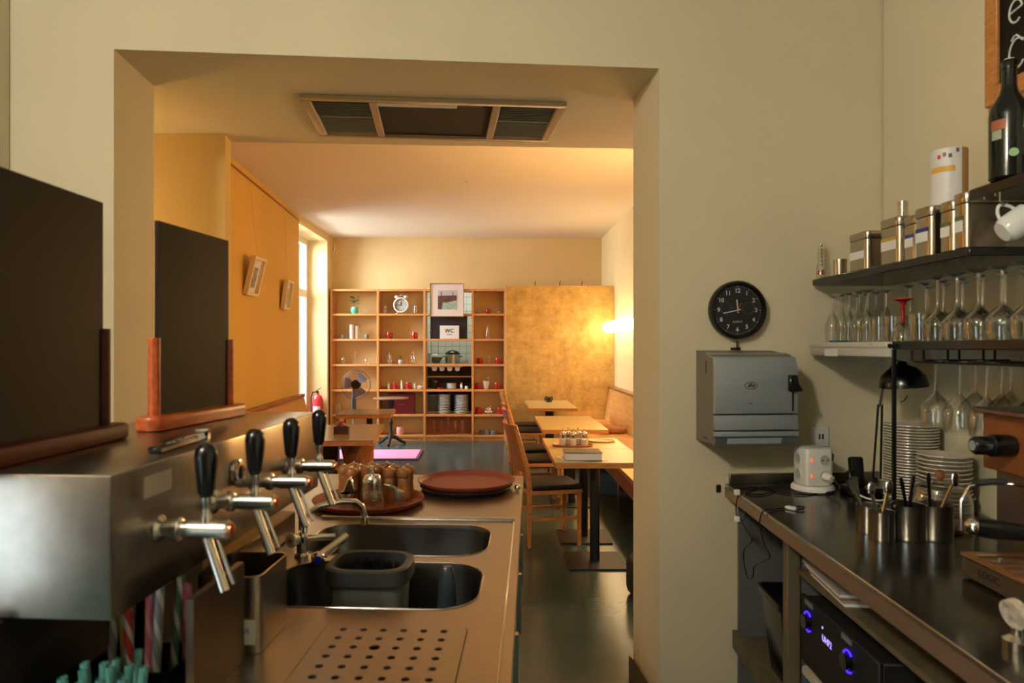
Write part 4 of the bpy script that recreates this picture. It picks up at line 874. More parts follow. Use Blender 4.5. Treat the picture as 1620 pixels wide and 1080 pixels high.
t = thing('creamer', 'small steel lidded creamer at the front of the mill tray', 'creamer', (QX - .055, QY - .085, tz2)); CRM = t; MB().lathe([(1e-4, 0), (.022, 0), (.023, .038), (.020, .038)], n=18).build('body', chrome, t); MB().prism([(-.02, .040), (.02, .040), (.022, .046), (.012, .075), (.004, .08), (-.01, .046)], -.017, .017, 'y').build('lid', chrome, t, bevel=.003)
CRM.scale = (1.3, 1.3, 1.3)
t = thing('sugar_dispenser', 'glass sugar dispenser with steel pour spout on the mill tray', 'dispenser', (QX + .028, QY - .085, tz2))
MB().lathe([(1e-4, .004), (.028, .004), (.030, .045), (.024, .062), (.023, .070)], n=20).build('glass_body', glass, t); MB().solid([(.031, 0), (.031, .026)], n=20).build('base_ring', chrome, t); MB().solid([(.025, .068), (.025, .078), (.018, .088), (.005, .09), (.004, .112)], n=18).build('lid', chrome, t)
MB().solid([(.025, .027), (.026, .04)], n=16).build('sugar', mat('brown_sugar', (.40, .28, .14), .9), t)
t.scale = (1.3, 1.3, 1.25)
gl = thing('egg_spoon_fan', 'fanned clear plastic spoons leaning on the sugar dispenser', 'spoons', (QX + .095, QY - .07, tz2))
for k in range(5):
    MB().tube([(-.03, 0, .075), (-.005 + k * .004, -.006 + k * .003, .07 - k * .003), (.012 + k * .005, -.008 + k * .004, .045), (.014 + k * .006, -.008 + k * .005, .004)], [.003, .006, .0075, .006], 8).build('spoon', glass, gl)
# ================================================================== right hand counter, under the black shelves
CXL = .821                                           # front edge in the bar frame
CZ = .961
ct = thing('back_counter', 'steel topped back counter with open wooden cabinet under the black shelves', 'counter', BF(CXL, 1.9), BR)
def CL(x, y): return (x - CXL, y - 1.9)
fr_l = bf_inv(WL(2.46, 0.004)); 
def wall_y(xb):                                      # y in the bar frame where the passage wall stands, at bar x
    a = bf_inv(WL(2.2, .003)); b = bf_inv(WL(3.1, .003)); return a.y + (b.y - a.y) * (xb - a.x) / (b.x - a.x)
def shelf_x(yb):                                     # x in the bar frame of the shelf wall
    a = bf_inv((1.598, 0, 0)); b = bf_inv((1.598, 3, 0)); return a.x + (b.x - a.x) * (yb - a.y) / (b.y - a.y)
poly = [(CXL, .55), (shelf_x(.55), .55), (shelf_x(wall_y(1.50)) , wall_y(1.50)), (CXL, wall_y(CXL))]
poly[2] = (shelf_x(wall_y(1.47)), wall_y(1.47))
PL = [CL(*p) for p in poly]
steel_c = mat('dark_steel_worktop', (.065, .056, .042), .18, .8, var=.1, vscale=20)
MB().prism(PL, CZ - .012, CZ).build('worktop', steel_c, ct)
edge_m = mat('brown_steel_edge', (.30, .20, .13), .35, .7)
m = MB().box(-.004, .02, .55 - 1.9, wall_y(CXL) - 1.9, CZ - .052, CZ - .0122); m.build('worktop_edge', edge_m, ct); m = MB().box(-.005, 0, .55 - 1.9, wall_y(CXL) - 1.9, CZ - .012, CZ + .001); m.build('edge_strip', satin, ct, bevel=.002)
a = CL(CXL + .01, wall_y(CXL + .01)); b = CL(1.46, wall_y(1.46))
d = Vector((b[0] - a[0], b[1] - a[1], 0)); nrm = Vector((d.y, -d.x, 0)).normalized() * .014
MB().prism([a, b, (b[0] + nrm.x, b[1] + nrm.y), (a[0] + nrm.x, a[1] + nrm.y)], CZ, CZ + .04).build('backsplash', steel_dk, ct, bevel=.002)
cabwood = mat('worn_cabinet_wood', (.10, .075, .038), .55, var=.3, vscale=8, stretch=(2, 2, .6)); steelgrey = mat('grey_enamel_panel', (.14, .145, .14), .35, .3)
yw = wall_y(.9) - .05
def cb(x0, x1, y0, y1, z0, z1, name, m_, **k): return MB().box(x0 - CXL, x1 - CXL, y0 - 1.9, y1 - 1.9, z0, z1).build(name, m_, ct, **k)
cb(.86, 1.38, yw, yw + .018, .0, CZ - .05, 'side_panel', steelgrey)
cb(1.36, 1.38, .6, yw, 0, CZ - .05, 'back_panel', black_m)
cb(.835, .875, 2.185, 2.225, 0, CZ - .05, 'post', cabwood, bevel=.002); cb(.875, 1.36, 2.195, 2.215, 0, CZ - .05, 'divider', steelgrey)
cb(.835, .875, .62, .66, 0, CZ - .05, 'post', cabwood)
cb(.845, 1.36, 2.226, yw, .34, .36, 'shelf_board', cabwood); cb(.835, .86, 2.226, yw, .315, .385, 'shelf_rail', cabwood)
cb(.845, 1.36, .66, 2.184, .34, .36, 'shelf_board', cabwood); cb(.865, 1.36, .66, 2.184, .805, .82, 'shelf_board', cabwood)
cb(.86, 1.36, .62, yw, .0, .04, 'floor_board', cabwood)
# bin, stereo, papers, boxes
t = thing('waste_bin', 'black tapered plastic bin inside the counter near the wall', 'bin', BF(1.015, 2.43, .3605), BR); m = MB(); o1 = rrect(-.12, .12, -.10, .10, .03); o2 = rrect(-.15, .15, -.125, .125, .03); n = len(o1)
m.add([(x, y, 0) for x, y in o1] + [(x, y, .27) for x, y in o2] + [(x * 1.05, y * 1.05, .27) for x, y in o2] + [(x * 1.05, y * 1.05, .29) for x, y in o2] + [(x * .97, y * .97, .29) for x, y in o2] + [(x * .95, y * .95, .01) for x, y in o1], [(k * n + i, k * n + (i + 1) % n, (k + 1) * n + (i + 1) % n, (k + 1) * n + i) for k in range(5) for i in range(n)] + [tuple(range(n))[::-1], tuple(range(5 * n, 6 * n))]); m.build('body', black_p, t)
t = thing('stereo', 'black stereo receiver with two glowing blue rings and lit display', 'stereo', BF(.865, 1.93, .55), BR)
MB().box(.012, .36, -.24, .22, 0, .20).build('case', black_m, t, bevel=.004); MB().box(0, .012, -.245, .225, 0, .205).build('front_panel', black_m, t, bevel=.003)
for y, l in ((.165, 1), (-.095, 2)):
    k = MB().cyl((0, y, .14), (-.018, y, .14), .021, n=24).build('knob', black_p, t)
    MB().tube([(-.004, y + .028 * math.cos(a), .14 + .028 * math.sin(a)) for a in [-2.3 + 4.6 * i / 28 for i in range(29)]], .0026, 6).build('ring_light', blueglow, k)
text_obj('UHF2', .026, dispglow, t, 'display_text', Mx((-.0008, .04, .132), (PI / 2, 0, -PI / 2)), .0004); MB().box(-.0012, 0, .066, .072, .158, .164).build('display_dot', dispglow, t)
for y in (.17, -.075): MB().box(-.003, 0, y - .035, y + .02, .186, .200).build('badge', mat('blue_grey_metal', (.20, .25, .33), .3, .5), t)
for lx, ly in ((.04, -.20), (.04, .18), (.30, -.20), (.30, .18)): MB().cyl((lx, ly, -.012), (lx, ly, 0), .015, n=10).build('foot', rubber, t)
st = thing('storage_box', 'blue plastic box with cream lid under the stereo', 'box', BF(1.0, 1.93, .3605), BR); MB().box(-.13, .17, -.22, .22, 0, .145).build('body', mat('blue_plastic', (.02, .10, .26), .4), st, bevel=.008); MB().box(-.135, .175, -.225, .225, .145, .174).build('lid', mat('cream_lid', (.45, .42, .34), .5), st, bevel=.006)
MB().box(-.1315, -.13, -.06, .08, .05, .09).build('label_plate', white_p, st)
t = thing('paper_stack', 'stack of papers and folders on the shelf above the stereo', 'papers', BF(.975, 2.0, .8205), BR - .06)
for k in range(5): MB().box(-.10 - .004 * k, .15, -.14, .12 + .006 * k, .008 * k, .008 * k + .0075).build('folder', [paper, mat('grey_folder', (.30, .28, .26), .6), mat('brown_folder', (.24, .12, .07), .6)][k % 3], t)
# ------------------------------------------------------------------ wall things: clock, towel dispenser, socket
t = thing('wall_clock', 'round black wall clock with white numerals above the towel dispenser', 'clock', WL(2.416, 0, 1.661), WR)
Xm = Matrix.Rotation(PI / 2, 3, 'X')
MB().lathe([(1e-4, 0), (.114, 0), (.118, .01), (.118, .032), (.113, .040), (.106, .040), (.103, .026), (.103, .022)], n=48, M=Xm).build('case', black_p, t)
dl = MB().cyl((0, -.020, 0), (0, -.022, 0), .1035, n=48).build('dial', mat('clock_black', (.010, .010, .011), .5), t)
num_m = mat('clock_white', (.62, .62, .60), .6)
for k in range(1, 13):
    a = k * PI / 6; text_obj(str(k), .024, num_m, dl, 'numeral', Mx((.078 * math.sin(a), -.0228, .078 * math.cos(a)), (PI / 2, 0, 0)), .0003, bold=.0004)
for k in range(60):
    a = k * PI / 30; big = k % 5 == 0
    MB().cyl((.095 * math.sin(a), -.0222, .095 * math.cos(a)), (.095 * math.sin(a), -.0228, .095 * math.cos(a)), .0021 if big else .0010, n=6).build('minute_dot', num_m, dl)
for sx_, zz in ((-.046, .008), (.046, .008), (.0, -.045)):
    if zz > 0: MB().tube([(sx_ + .024 * math.cos(a), -.0226, zz + .024 * math.sin(a)) for a in [2 * PI * i / 24 for i in range(25)]], .0006, 4, caps=False).build('sub_dial', mat('dial_grey', (.14, .14, .14), .5), dl)
text_obj('QUARTZ', .010, num_m, dl, 'lettering', Mx((0, -.0228, -.047), (PI / 2, 0, 0)), .0002)
def hand(a, L_, w, m_, name, yy):
    c, s = math.cos(a), math.sin(a); P = [(-w, -.012), (w, -.012), (w, L_), (-w, L_)]
    MB().prism([(x * c + z * s, -x * s + z * c) for x, z in P], yy - .001, yy, 'y').build(name, m_, t)
hand(math.radians(-6), .042, .0022, num_m, 'hour_hand', -.026); hand(math.radians(-102), .062, .0018, num_m, 'minute_hand', -.028); hand(math.radians(24), .03, .0009, red_en, 'second_hand', -.030)
# towel dispenser
t = thing('towel_dispenser', 'silver grey paper towel dispenser with black side lever on the yellow wall', 'dispenser', WL(2.254, 0, 1.139), WR)
Wd = .322; hh = .36
MB().prism([(0, 0), (-.175, .004), (-.175, .325), (-.155, .342), (0, hh)], .0, .004, 'x').build('side_panel', taupe_p, t)
MB().prism([(-.0005, .0), (-.172, .004), (-.172, .325), (-.152, .342), (-.0005, hh)], .004, Wd - .004, 'x').build('body', taupe_p, t, bevel=.004)
cv = MB().prism([(-.1725, .122), (-.192, .122), (-.192, .285), (-.176, .332), (-.10, .352), (-.10, .348), (-.170, .328), (-.1725, .30)], -.002, Wd + .002, 'x').build('front_cover', silver_p, t, bevel=.004, segs=2)
MB().prism([(-.1725, .060), (-.197, .060), (-.193, .116), (-.1725, .116)], -.002, Wd + .002, 'x').build('lower_band', silver_p, t, bevel=.004, segs=2)
MB().prism([(-.1725, .036), (-.200, .036), (-.199, .055), (-.1725, .055)], -.003, Wd + .002, 'x').build('slot_lip', silver_p, t, bevel=.003, segs=2)
MB().prism([(-.1725, .001), (-.186, .001), (-.196, .033), (-.1725, .033)], .0, Wd, 'x').build('outlet_frame', mat('dark_silver_plastic', (.09, .095, .10), .4), t)
MB().prism([(-.187, .008), (-.1955, .030), (-.1975, .030), (-.189, .008)], .045, Wd - .065, 'x').build('paper_edge', mat('pale_towel', (.36, .40, .40), .7), t)
lv = MB().prism([(Wd - .040, .205), (Wd - .040, .268), (Wd - .010, .268), (Wd - .004, .235), (Wd + .010, .215), (Wd + .008, .205)], -.212, -.192, 'y').build('lever', black_p, t, bevel=.003)
MB().box(Wd - .022, Wd - .016, -.1935, -.1915, .13, .205).build('lever_slot', black_m, t)
ov = MB().tube([(.138 + .0235 * math.cos(a), -.1925, .228 + .0135 * math.sin(a)) for a in [2 * PI * i / 32 for i in range(33)]], .0011, 5, caps=False).build('logo_oval', black_m, t)
text_obj('illo', .022, black_m, t, 'logo_lettering', Mx((.138, -.1928, .229), (PI / 2, 0, 0)), .0004, shear=.35, bold=.0004)
text_obj('MATIC', .006, black_m, t, 'model_lettering', Mx((.138, -.1924, .160), (PI / 2, 0, 0)), .0003)
MB().box(-.0012, 0, -.105, -.098, .27, .32).build('side_slot', black_m, t); MB().box(-.0012, 0, -.12, -.07, .018, .022).build('side_slot', black_m, t)
hk2 = MB(); hk2.box(-.020, .020, -.004, 0, 0, .010); hk2.tube([(0, -.004, .006), (0, -.016, .012), (0, -.016, .030)], .003, 6); hk2.ball((0, -.016, .032), .005, n=8, m=6); single(hk2, 'wall_hook', castiron, 'small dark metal hook above the towel dispenser', 'hook', WL(2.417, 0, 1.5005), WR)
t = thing('wall_socket', 'square white wall socket above the socket tower', 'socket', WL(2.772, 0, 1.146), WR); MB().box(-.038, .038, -.010, 0, -.04, .04).build('plate', white_p, t, bevel=.003); MB().box(-.024, .024, -.013, -.010, -.024, .026).build('insert', white_p, t, bevel=.001)
for dx in (-.008, .006): MB().box(dx, dx + .006, -.0145, -.013, -.010, .012).build('contact', black_m, t)
single(MB().box(-.010, .010, -.008, 0, -.016, .016), 'wall_clip', castiron, 'tiny dark clip on the wall left of the counter', 'clip', WL(2.345, 0, .94), WR, bevel=.003)
# socket tower
bz = (1.222, 2.625)
t = thing('socket_tower', 'white power socket tower with two glowing red switches on the counter', 'power strip', (bz[0], bz[1], CZ), BR + .12)
MB().solid([(.070, 0), (.078, .006), (.078, .018), (.072, .026)], n=36).build('base', white_p, t)
o8 = rrect(-.053, .053, -.053, .053, .014, 3); MB().prism(o8, .026, .168).build('body', white_p, t, bevel=.006, segs=2)
for z in (.065, .125):
    c = MB().cyl((.018, -.053, z), (.018, -.0555, z), .023, n=24).build('socket', white_p, t); MB().cyl((.018, -.0556, z), (.018, -.0562, z), .0195, n=24).build('socket_well', mat('socket_well', (.42, .40, .36), .5), c)
    for dx in (-.009, .009): MB().cyl((.018 + dx, -.0563, z), (.018 + dx, -.0568, z), .003, n=8).build('contact', black_m, c)
    MB().box(-.038, -.029, -.056, -.053, z - .006, z + .007).build('switch', redglow, t, bevel=.001)
    c = MB().cyl((-.053, .008, z), (-.0555, .008, z), .023, n=24).build('socket', white_p, t); MB().cyl((-.0556, .008, z), (-.0562, .008, z), .0195, n=24).build('socket_well', MATS['socket_well'], c)
MB().cyl((.018, -.056, .065), (.026, -.088, .060), .017, .012, n=14).build('plug', white_p, t); MB().box(.053, .075, -.02, .02, .115, .145).build('side_plug', black_p, t, bevel=.004)
def cable(pts, r, name, m_, label, sub=8):
    P = [Vector(p) for p in pts]; out = []
    for i in range(len(P) - 1):
        a, b, c, d = P[max(i - 1, 0)], P[i], P[i + 1], P[min(i + 2, len(P) - 1)]
        for k in range(sub):
            q = k / sub; out.append(.5 * ((2 * b) + (c - a) * q + (2 * a - 5 * b + 4 * c - d) * q * q + (3 * b - a - 3 * c + d) * q ** 3))
    out.append(P[-1]); return single(MB().tube(out, r, 6), name, m_, label, 'cable')
cz_ = CZ + .004
def cp(u, v): return onz(u, v, cz_)
pe = Vector((bz[0] + .035, bz[1] - .088, CZ + .06))
cable([pe, (pe.x + .01, pe.y - .03, CZ + .03), cp(1300, 780), cp(1270, 782), cp(1235, 778), cp(1210, 770), cp(1180, 778), cp(1200, 782), cp(1225, 776), cp(1195, 771), cp(1172, 774)], .0028, 'charging_cable', black_p, 'black cable looping from the socket tower across the counter corner')
def fc(u, v): 
    # point on the vertical plane of the counter front
    n_ = Vector((math.cos(BR), math.sin(BR), 0)); o0 = BF(CXL - .012, 0); dr = Vector(((u - CX) / F, 1, -(v - CY) / F)); k = (o0 - Vector((0, 0, 0))).dot(n_) / dr.dot(n_)
    return Vector((0, 0, H)) + dr * k
cable([cp(1176, 776), cp(1170, 779), fc(1165, 795), fc(1165, 815), fc(1172, 828), fc(1181, 810), fc(1172, 820), fc(1185, 845), fc(1189, 855), fc(1177, 870), fc(1178, 895), fc(1184, 915), fc(1191, 912), fc(1194, 895), fc(1210, 886), fc(1218, 880), fc(1210, 862), fc(1205, 845), fc(1202, 825), cp(1208, 808), cp(1225, 805), cp(1245, 803)], .0022, 'hanging_cable', black_p, 'thin black cable hanging in loops over the front of the counter')
cp0 = cp(1252, 804); m = MB(); m.box(-.012, .012, -.02, .02, 0, .010); single(m, 'cable_tag', white_p, 'small white plug at the end of the thin cable', 'plug', (cp0.x, cp0.y, CZ + .0005), .6, bevel=.003)
cp1 = cp(1267, 805); m = MB(); m.tube([(-.02, 0, .008), (.0, .012, .010), (.018, .004, .008), (.0, -.01, .006), (-.018, -.002, .005)], .003, 6); single(m, 'cable_loop', black_p, 'short black cable loop lying beside the small white plug', 'cable', (cp1.x, cp1.y, CZ), .3)
for (u, v, l) in ((1166, 781, 'white cable clip on the counter corner'), (1171, 825, 'white adapter hanging on the thin cable')):
    p_ = cp(u, v) if v < 800 else fc(u, v) + Vector((-.012, 0, 0)); m = MB().box(-.010, .010, -.008, .008, 0, .02); single(m, 'cable_clip', white_p, l, 'clip', (p_.x, p_.y, p_.z - .004 if v < 800 else p_.z), 0, bevel=.003)
# black phone charger cluster
t = thing('phone', 'black cordless phone in its charging cradle behind the socket tower', 'phone', (1.375, 2.56, CZ), BR)
MB().prism(rrect(-.065, .065, -.05, .05, .02), 0, .03).build('cradle', black_p, t, bevel=.006); MB().prism([(.02, .025), (.045, .025), (.062, .13), (.038, .135)], -.026, .026, 'x').build('handset', black_p, t, bevel=.006); MB().prism([(-.03, .025), (-.01, .025), (-.005, .09), (-.03, .09)], -.06, -.02, 'x').build('charger', black_p, t, bevel=.004)
cable([(1.31, 2.46, CZ + .02), (1.33, 2.43, CZ + .012), (1.37, 2.42, CZ + .008), (1.41, 2.44, CZ + .02)], .003, 'phone_cable', white_p, 'short white cable in front of the black phone')
# ------------------------------------------------------------------ black shelves on the right wall
SX0 = 1.29
t = thing('wall_shelf', 'black upper wall shelf carrying the tins', 'shelf', (1.45, 2.3, 1.76)); MB().box(SX0 - 1.45, 1.60 - 1.45, 1.857 - 2.3, 2.775 - 2.3, 0, .026).build('board', black_shelf, t, bevel=.003)
US = 1.7865
t = thing('wall_shelf', 'black lower wall shelf full of upturned glasses', 'shelf', (1.45, 2.0, 1.504)); MB().box(SX0 - 1.45, 1.60 - 1.45, 1.25 - 2.0, 2.77 - 2.0, 0, .027).build('board', black_shelf, t, bevel=.003)
MB().box(SX0 - .006 - 1.45, SX0 + .004 - 1.45, .20, .21, CZ + .001 - 1.504, 0).build('post', black_p, t)
LS = 1.5315
t = thing('foil_dispenser', 'white plastic profile box clipped under the front edge of the lower shelf', 'dispenser box', (SX0, 2.5, 1.504)); MB().prism([(-.002, .026), (-.022, .026), (-.022, .010), (-.014, .004), (-.014, -.022), (-.004, -.026), (-.002, -.026)], -.29, .262, 'y').build('profile', cream_p, t, bevel=.0015)
MB().box(-.0155, -.0142, .04, .14, -.026, .0).build('paper_flap', paper, t); text_obj('cm 30', .008, mat('grey_ink', (.2, .2, .2), .7), t, 'lettering', Mx((-.0224, -.20, .018), (PI / 2, 0, -PI / 2)), .0002); MB().cyl((-.012, -.291, .012), (-.012, -.293, .012), .008, n=12).build('end_cap', black_m, t)
single(MB().box(-.014, .014, -.04, .04, 0, .006), 'sponge_cloth', mat('blue_cloth', (.02, .12, .18), .8), 'folded blue cloth at the far end of the lower shelf', 'cloth', (SX0 + .02, 2.60, LS), .1)
t = thing('wall_shelf', 'short black top shelf with the bottles, nearest the camera', 'shelf', (1.45, 1.55, 1.91)); MB().box(SX0 - 1.45, 1.60 - 1.45, -.35, .307, 0, .03).build('board', black_shelf, t, bevel=.003)
for y in (.26, .22): MB().cyl((-.15, y, .0), (-.15, y, -.006), .005, n=8).build('screw', chrome, t)
TS = 1.9405
# tins
tin_m = mat('tin_plate', (.50, .45, .38), .22, 1); lid_m = mat('tin_lid', (.46, .41, .34), .25, 1)
def tin(y0, y1, x0, dx, h, band, label, rz=0):
    cx, cy = x0 + dx / 2, (y0 + y1) / 2; t = thing('storage_tin', label, 'tin', (cx, cy, US), rz); a, b = dx / 2, (y1 - y0) / 2
    MB().prism(rrect(-a, a, -b, b, .018), 0, h * .80).build('body', tin_m, t, bevel=.002); MB().prism(rrect(-a - .002, a + .002, -b - .002, b + .002, .019), h * .80, h).build('lid', lid_m, t, bevel=.004, segs=2)
    MB().box(-a - .0012, -a, -b + .012, b - .012, h * .30, h * .50).build('label_strip', paper, t)
    if band: MB().box(-a - .0012, -a, -b + .012, b - .012, h * .50, h * .58).build('colour_strip', band, t)
bl = mat('blue_label', (.03, .04, .22), .6); ye = mat('ochre_label', (.50, .32, .06), .6); gr = mat('olive_label', (.10, .13, .04), .6)
def ty(u, x=1.30): return x * F / (u - CX)
tin(ty(1362 + 8), ty(1342), 1.30, .10, .135, None, 'square tin with a red printed white label, farthest from the camera')
tin(ty(1421), ty(1391), 1.30, .10, .15, ye, 'square tin with an ochre label strip, carrying a metal jar')
tin(ty(1443), ty(1423), 1.31, .09, .14, bl, 'narrow square tin with a blue label strip in the middle of the row')
tin(ty(1472), ty(1445), 1.30, .10, .15, bl, 'taller square tin with blue label strip under the white can')
tin(ty(1507), ty(1484), 1.30, .10, .145, gr, 'narrow square tin with olive label strip, second from the camera')
tin(ty(1533) + .005, ty(1509), 1.295, .20, .155, gr, 'large square tin with olive label strip, nearest the camera')
MB().box(1.2985, 1.30, 2.44, 2.46, US + .065, US + .078)
cn = thing('can', 'tall white can with an orange band standing on the tins', 'can', (1.38, ty(1467) - .02, US + .151)); cn.location = (1.37, 2.06, US + .1515)
MB().solid([(.048, 0), (.048, .165), (.044, .168)], n=32).build('body', mat('white_can_print', (.70, .67, .64), .45), cn)
def arc_band(r, a0, a1, z0, z1, n=12):
    vs = [(r * math.cos(a0 + (a1 - a0) * i / n), r * math.sin(a0 + (a1 - a0) * i / n), z) for z in (z0, z1) for i in range(n + 1)]; return MB().add(vs, [(i, i + 1, n + 2 + i, n + 1 + i) for i in range(n)])
arc_band(.0485, 4.85, 6.3, 0.0, .165).build('tan_panel', mat('tan_print', (.45, .26, .07), .5), cn); arc_band(.0486, PI * .95, PI * 1.42, .095, .112).build('orange_band', mat('orange_print', (.70, .36, .05), .5), cn)
for (a, z, m_) in ((3.5, .135, red_en), (3.8, .14, mat('brown_print', (.2, .1, .05), .5)), (4.1, .135, leaf_m), (4.5, .15, mat('violet_print', (.12, .06, .2), .5))): arc_band(.0488, a, a + .18, z, z + .012, 3).build('print_motif', m_, cn)
jr = thing('metal_jar', 'small shiny metal jar on top of the ochre labelled tin', 'jar', (1.35, ty(1406) + .005, US + .1515)); MB().solid([(.016, 0), (.016, .045), (.017, .046), (.017, .056)], n=18).build('body', chrome, jr); MB().solid([(.032, 0), (.034, .004)], n=20).build('saucer', white_c, jr)
st_ = thing('small_tin', 'little round steel tin at the far end of the upper shelf', 'tin', (1.325, ty(1329, 1.325), US)); MB().solid([(.024, 0), (.024, .048)], n=20).build('body', tin_m, st_); MB().solid([(.025, .048), (.025, .062)], n=20).build('lid', lid_m, st_)
gm = thing('glass_grinder', 'slim glass grinder with red knob at the far end of the upper shelf', 'grinder', (1.315, ty(1299, 1.315), US)); MB().lathe([(1e-4, 0), (.019, 0), (.018, .05), (.010, .07), (.014, .09), (.012, .13)], n=16).build('body', glass, gm); MB().solid([(.016, .02), (.012, .035)], n=14).build('filling', mat('red_pepper', (.30, .03, .02), .6), gm)
for z in (.06, .075, .09, .105, .12): MB().ball((0, 0, z), .007, n=8, m=6).build('crystal', chrome, gm)
MB().ball((0, 0, .138), .009, n=10, m=6).build('knob', chrome, gm)
# wine glasses
def wine_mesh(h, rb, rf, bowl=.45):
    hb = h * bowl; hs = h * (1 - bowl)
    prof = [(rf, 0), (rf * .5, .004), (.006, .010), (.0042, .02), (.0042, hs - .015), (.009, hs - .003), (rb * .6, hs + hb * .12), (rb * .95, hs + hb * .35), (rb, hs + hb * .5), (rb * .86, h)]
    return prof
def upturned(prof, h): return [(r, h - z) for r, z in prof]
wg = MB().lathe(upturned(wine_mesh(.195, .040, .034), .195), n=20).mesh('wine_glass', glass)
cg = MB().lathe(upturned(wine_mesh(.185, .028, .030, .6), .185), n=18).mesh('flute_glass', glass)
tb_ = MB().lathe([(1e-4, .002), (.030, .002), (.036, .085), (.034, .085), (.028, .006)], n=18).mesh('tumbler', glass)
rg = random.Random(4); ordf = ['first'] + ordn[1:]
def put(me, name, loc, label, cat, group):
    o = bpy.data.objects.new(name, me); COL.objects.link(o); o.location = loc; o.rotation_euler = (0, 0, rg.uniform(0, 6)); return tag(o, label, cat, group)
for k in range(5): put(cg, 'champagne_glass', (1.335 + .004 * (k % 2), 2.70 - .064 * k, LS), 'upturned champagne glass in the lower shelf front row, ' + ordf[k] + ' from the wall', 'glass', 'upturned champagne glasses')
for k in range(5): put(cg, 'champagne_glass', (1.405, 2.715 - .066 * k, LS), 'upturned champagne glass in the lower shelf second row, ' + ordf[k] + ' from the wall', 'glass', 'upturned champagne glasses behind')
for k in range(3): put(tb_, 'tumbler', (1.335, 2.365 - .078 * (k if k < 2 else 2.9), LS), ['small clear tumbler at the shelf front left of the other tumblers', 'small clear tumbler beside the red footed glass', 'small clear tumbler right of the red footed glass'][k], 'glass', 'tumblers on the lower shelf')
for k in range(8): put(wg, 'wine_glass', (1.345, 2.075 - .088 * k, LS), 'upturned wine glass in the front row of the lower shelf, ' + ordf[k] + ' from the wall', 'glass', 'upturned wine glasses in front')
for k in range(12): put(wg, 'wine_glass', (1.435, 2.36 - .088 * k, LS), 'upturned wine glass in the middle row of the lower shelf, ' + ordf[k] + ' from the wall', 'glass', 'upturned wine glasses in the middle')
for k in range(12): put(wg, 'wine_glass', (1.525, 2.40 - .088 * k, LS), 'upturned wine glass in the back row of the lower shelf, ' + ordf[k] + ' from the wall', 'glass', 'upturned wine glasses at the wall')
h = .115; t = thing('red_stem_glass', 'upturned glass with a red stem and foot on the lower shelf', 'glass', (1.318, 2.205, LS))
MB().lathe([(.036, 0), (.034, .03), (.018, .055), (.004, .06)], n=20).build('bowl', glass, t); MB().lathe([(1e-4, .060), (.006, .06), (.005, .115), (.012, .128), (.031, .134), (.031, .137), (1e-4, .137)], n=18).build('foot', red_gl, t)
# glass rack and hanging glasses
t = thing('glass_rack', 'black wire rack under the lower shelf for hanging glasses', 'rack', (1.40, 1.75, 1.503))
for x in (-.11, -.075, .0, .035, .11, .145): MB().tube([(x, .36, .0), (x, .36, -.032), (x, .34, -.036), (x, -.45, -.036), (x, -.45, 0)], .0035, 6).build('rail', black_m, t)
for y in (.30, 0, -.3): MB().tube([(-.11, y, -.030), (.145, y, -.030)], .003, 6).build('cross_wire', black_m, t)
hg = MB().lathe(upturned(wine_mesh(.205, .044, .034, .50), .205), n=20).mesh('hanging_glass', glass)
for r_, x in enumerate((1.3075, 1.4175, 1.5275)):
    for k in range(3):
        put(hg, 'wine_glass', (x, 2.025 - .105 * k - (0, .012, .004)[r_], 1.4735 - .205), ['hanging wine glass in the front rail of the black rack, ', 'hanging wine glass in the second rail of the black rack, ', 'hanging wine glass in the rail next to the wall, '][r_] + ['farthest from the camera', 'the middle one', 'nearest the coffee machine'][k], 'glass', 'hanging wine glasses')
# hanging cups under the top shelf
cu_ = thing('coffee_cup', 'x', 'cup', (0, 0, 0), 0, 'white cups on hooks')
MB().lathe([(1e-4, 0), (.026, 0), (.034, .012), (.039, .07), (.036, .07), (.031, .012), (1e-4, .006)], n=24).build('body', white_c, cu_)
MB().tube([(.040 + .022 * math.sin(PI * i / 10), 0, .058 - .042 * i / 10) if 0 < i < 10 else ((.036, 0, .058) if i == 0 else (.033, 0, .016)) for i in range(11)], .0042, 8).build('handle', white_c, cu_)
for k, (x, y, l) in enumerate(((1.300, 1.75, 'white coffee cup hanging by its handle nearest the tins'), (1.352, 1.655, 'white coffee cup hanging right of the first cup'), (1.40, 1.77, 'white coffee cup hanging behind the first two'))):
    o = cu_ if k == 0 else dup(cu_, (0, 0, 0)); o.location = (x, y, 1.806); o.rotation_euler = (.25, -1.0, PI * .85 + .2 * k); o['label'] = l
    hk = MB().tube([(0, 0, 0), (0, 0, -.025), (.008, 0, -.034), (.016, 0, -.026)], .0022, 6); single(hk, 'cup_hook', chrome, ['chrome hook of the cup nearest the tins', 'chrome hook of the right hanging cup', 'chrome hook of the rear hanging cup'][k], 'hook', (x - .005, y, 1.9095))
# bottles
def bottle(loc, s, body_m, label, parts):
    t = thing('liqueur_bottle', label, 'bottle', loc)
    MB().solid([(.033 * s, 0), (.037 * s, .006), (.037 * s, .165), (.035 * s, .185), (.018 * s, .222), (.0145 * s, .24), (.0135 * s, .285)], n=28).build('body', body_m, t); MB().solid([(.0148 * s, .285), (.0148 * s, .305), (.013 * s, .308)], n=18).build('cap', parts, t)
    return t
b1 = bottle((1.322, 1.755, TS), 1.2, mat('dark_bottle', (.006, .008, .007), .1), 'dark liqueur bottle with an orange emblem and a green dot on the top shelf', black_p); MB().solid([(.012, .308), (.011, .312)], n=14).build('cork', mat('pale_cork', (.50, .42, .32), .6), b1)
arc_band(.0447, PI * .98, PI * 1.25, .125, .150).build('emblem', mat('orange_emblem', (.35, .10, .04), .5), b1); arc_band(.0447, PI * 1.0, PI * 1.18, .10, .124).build('label_oval', mat('green_cream_label', (.32, .36, .25), .5), b1)
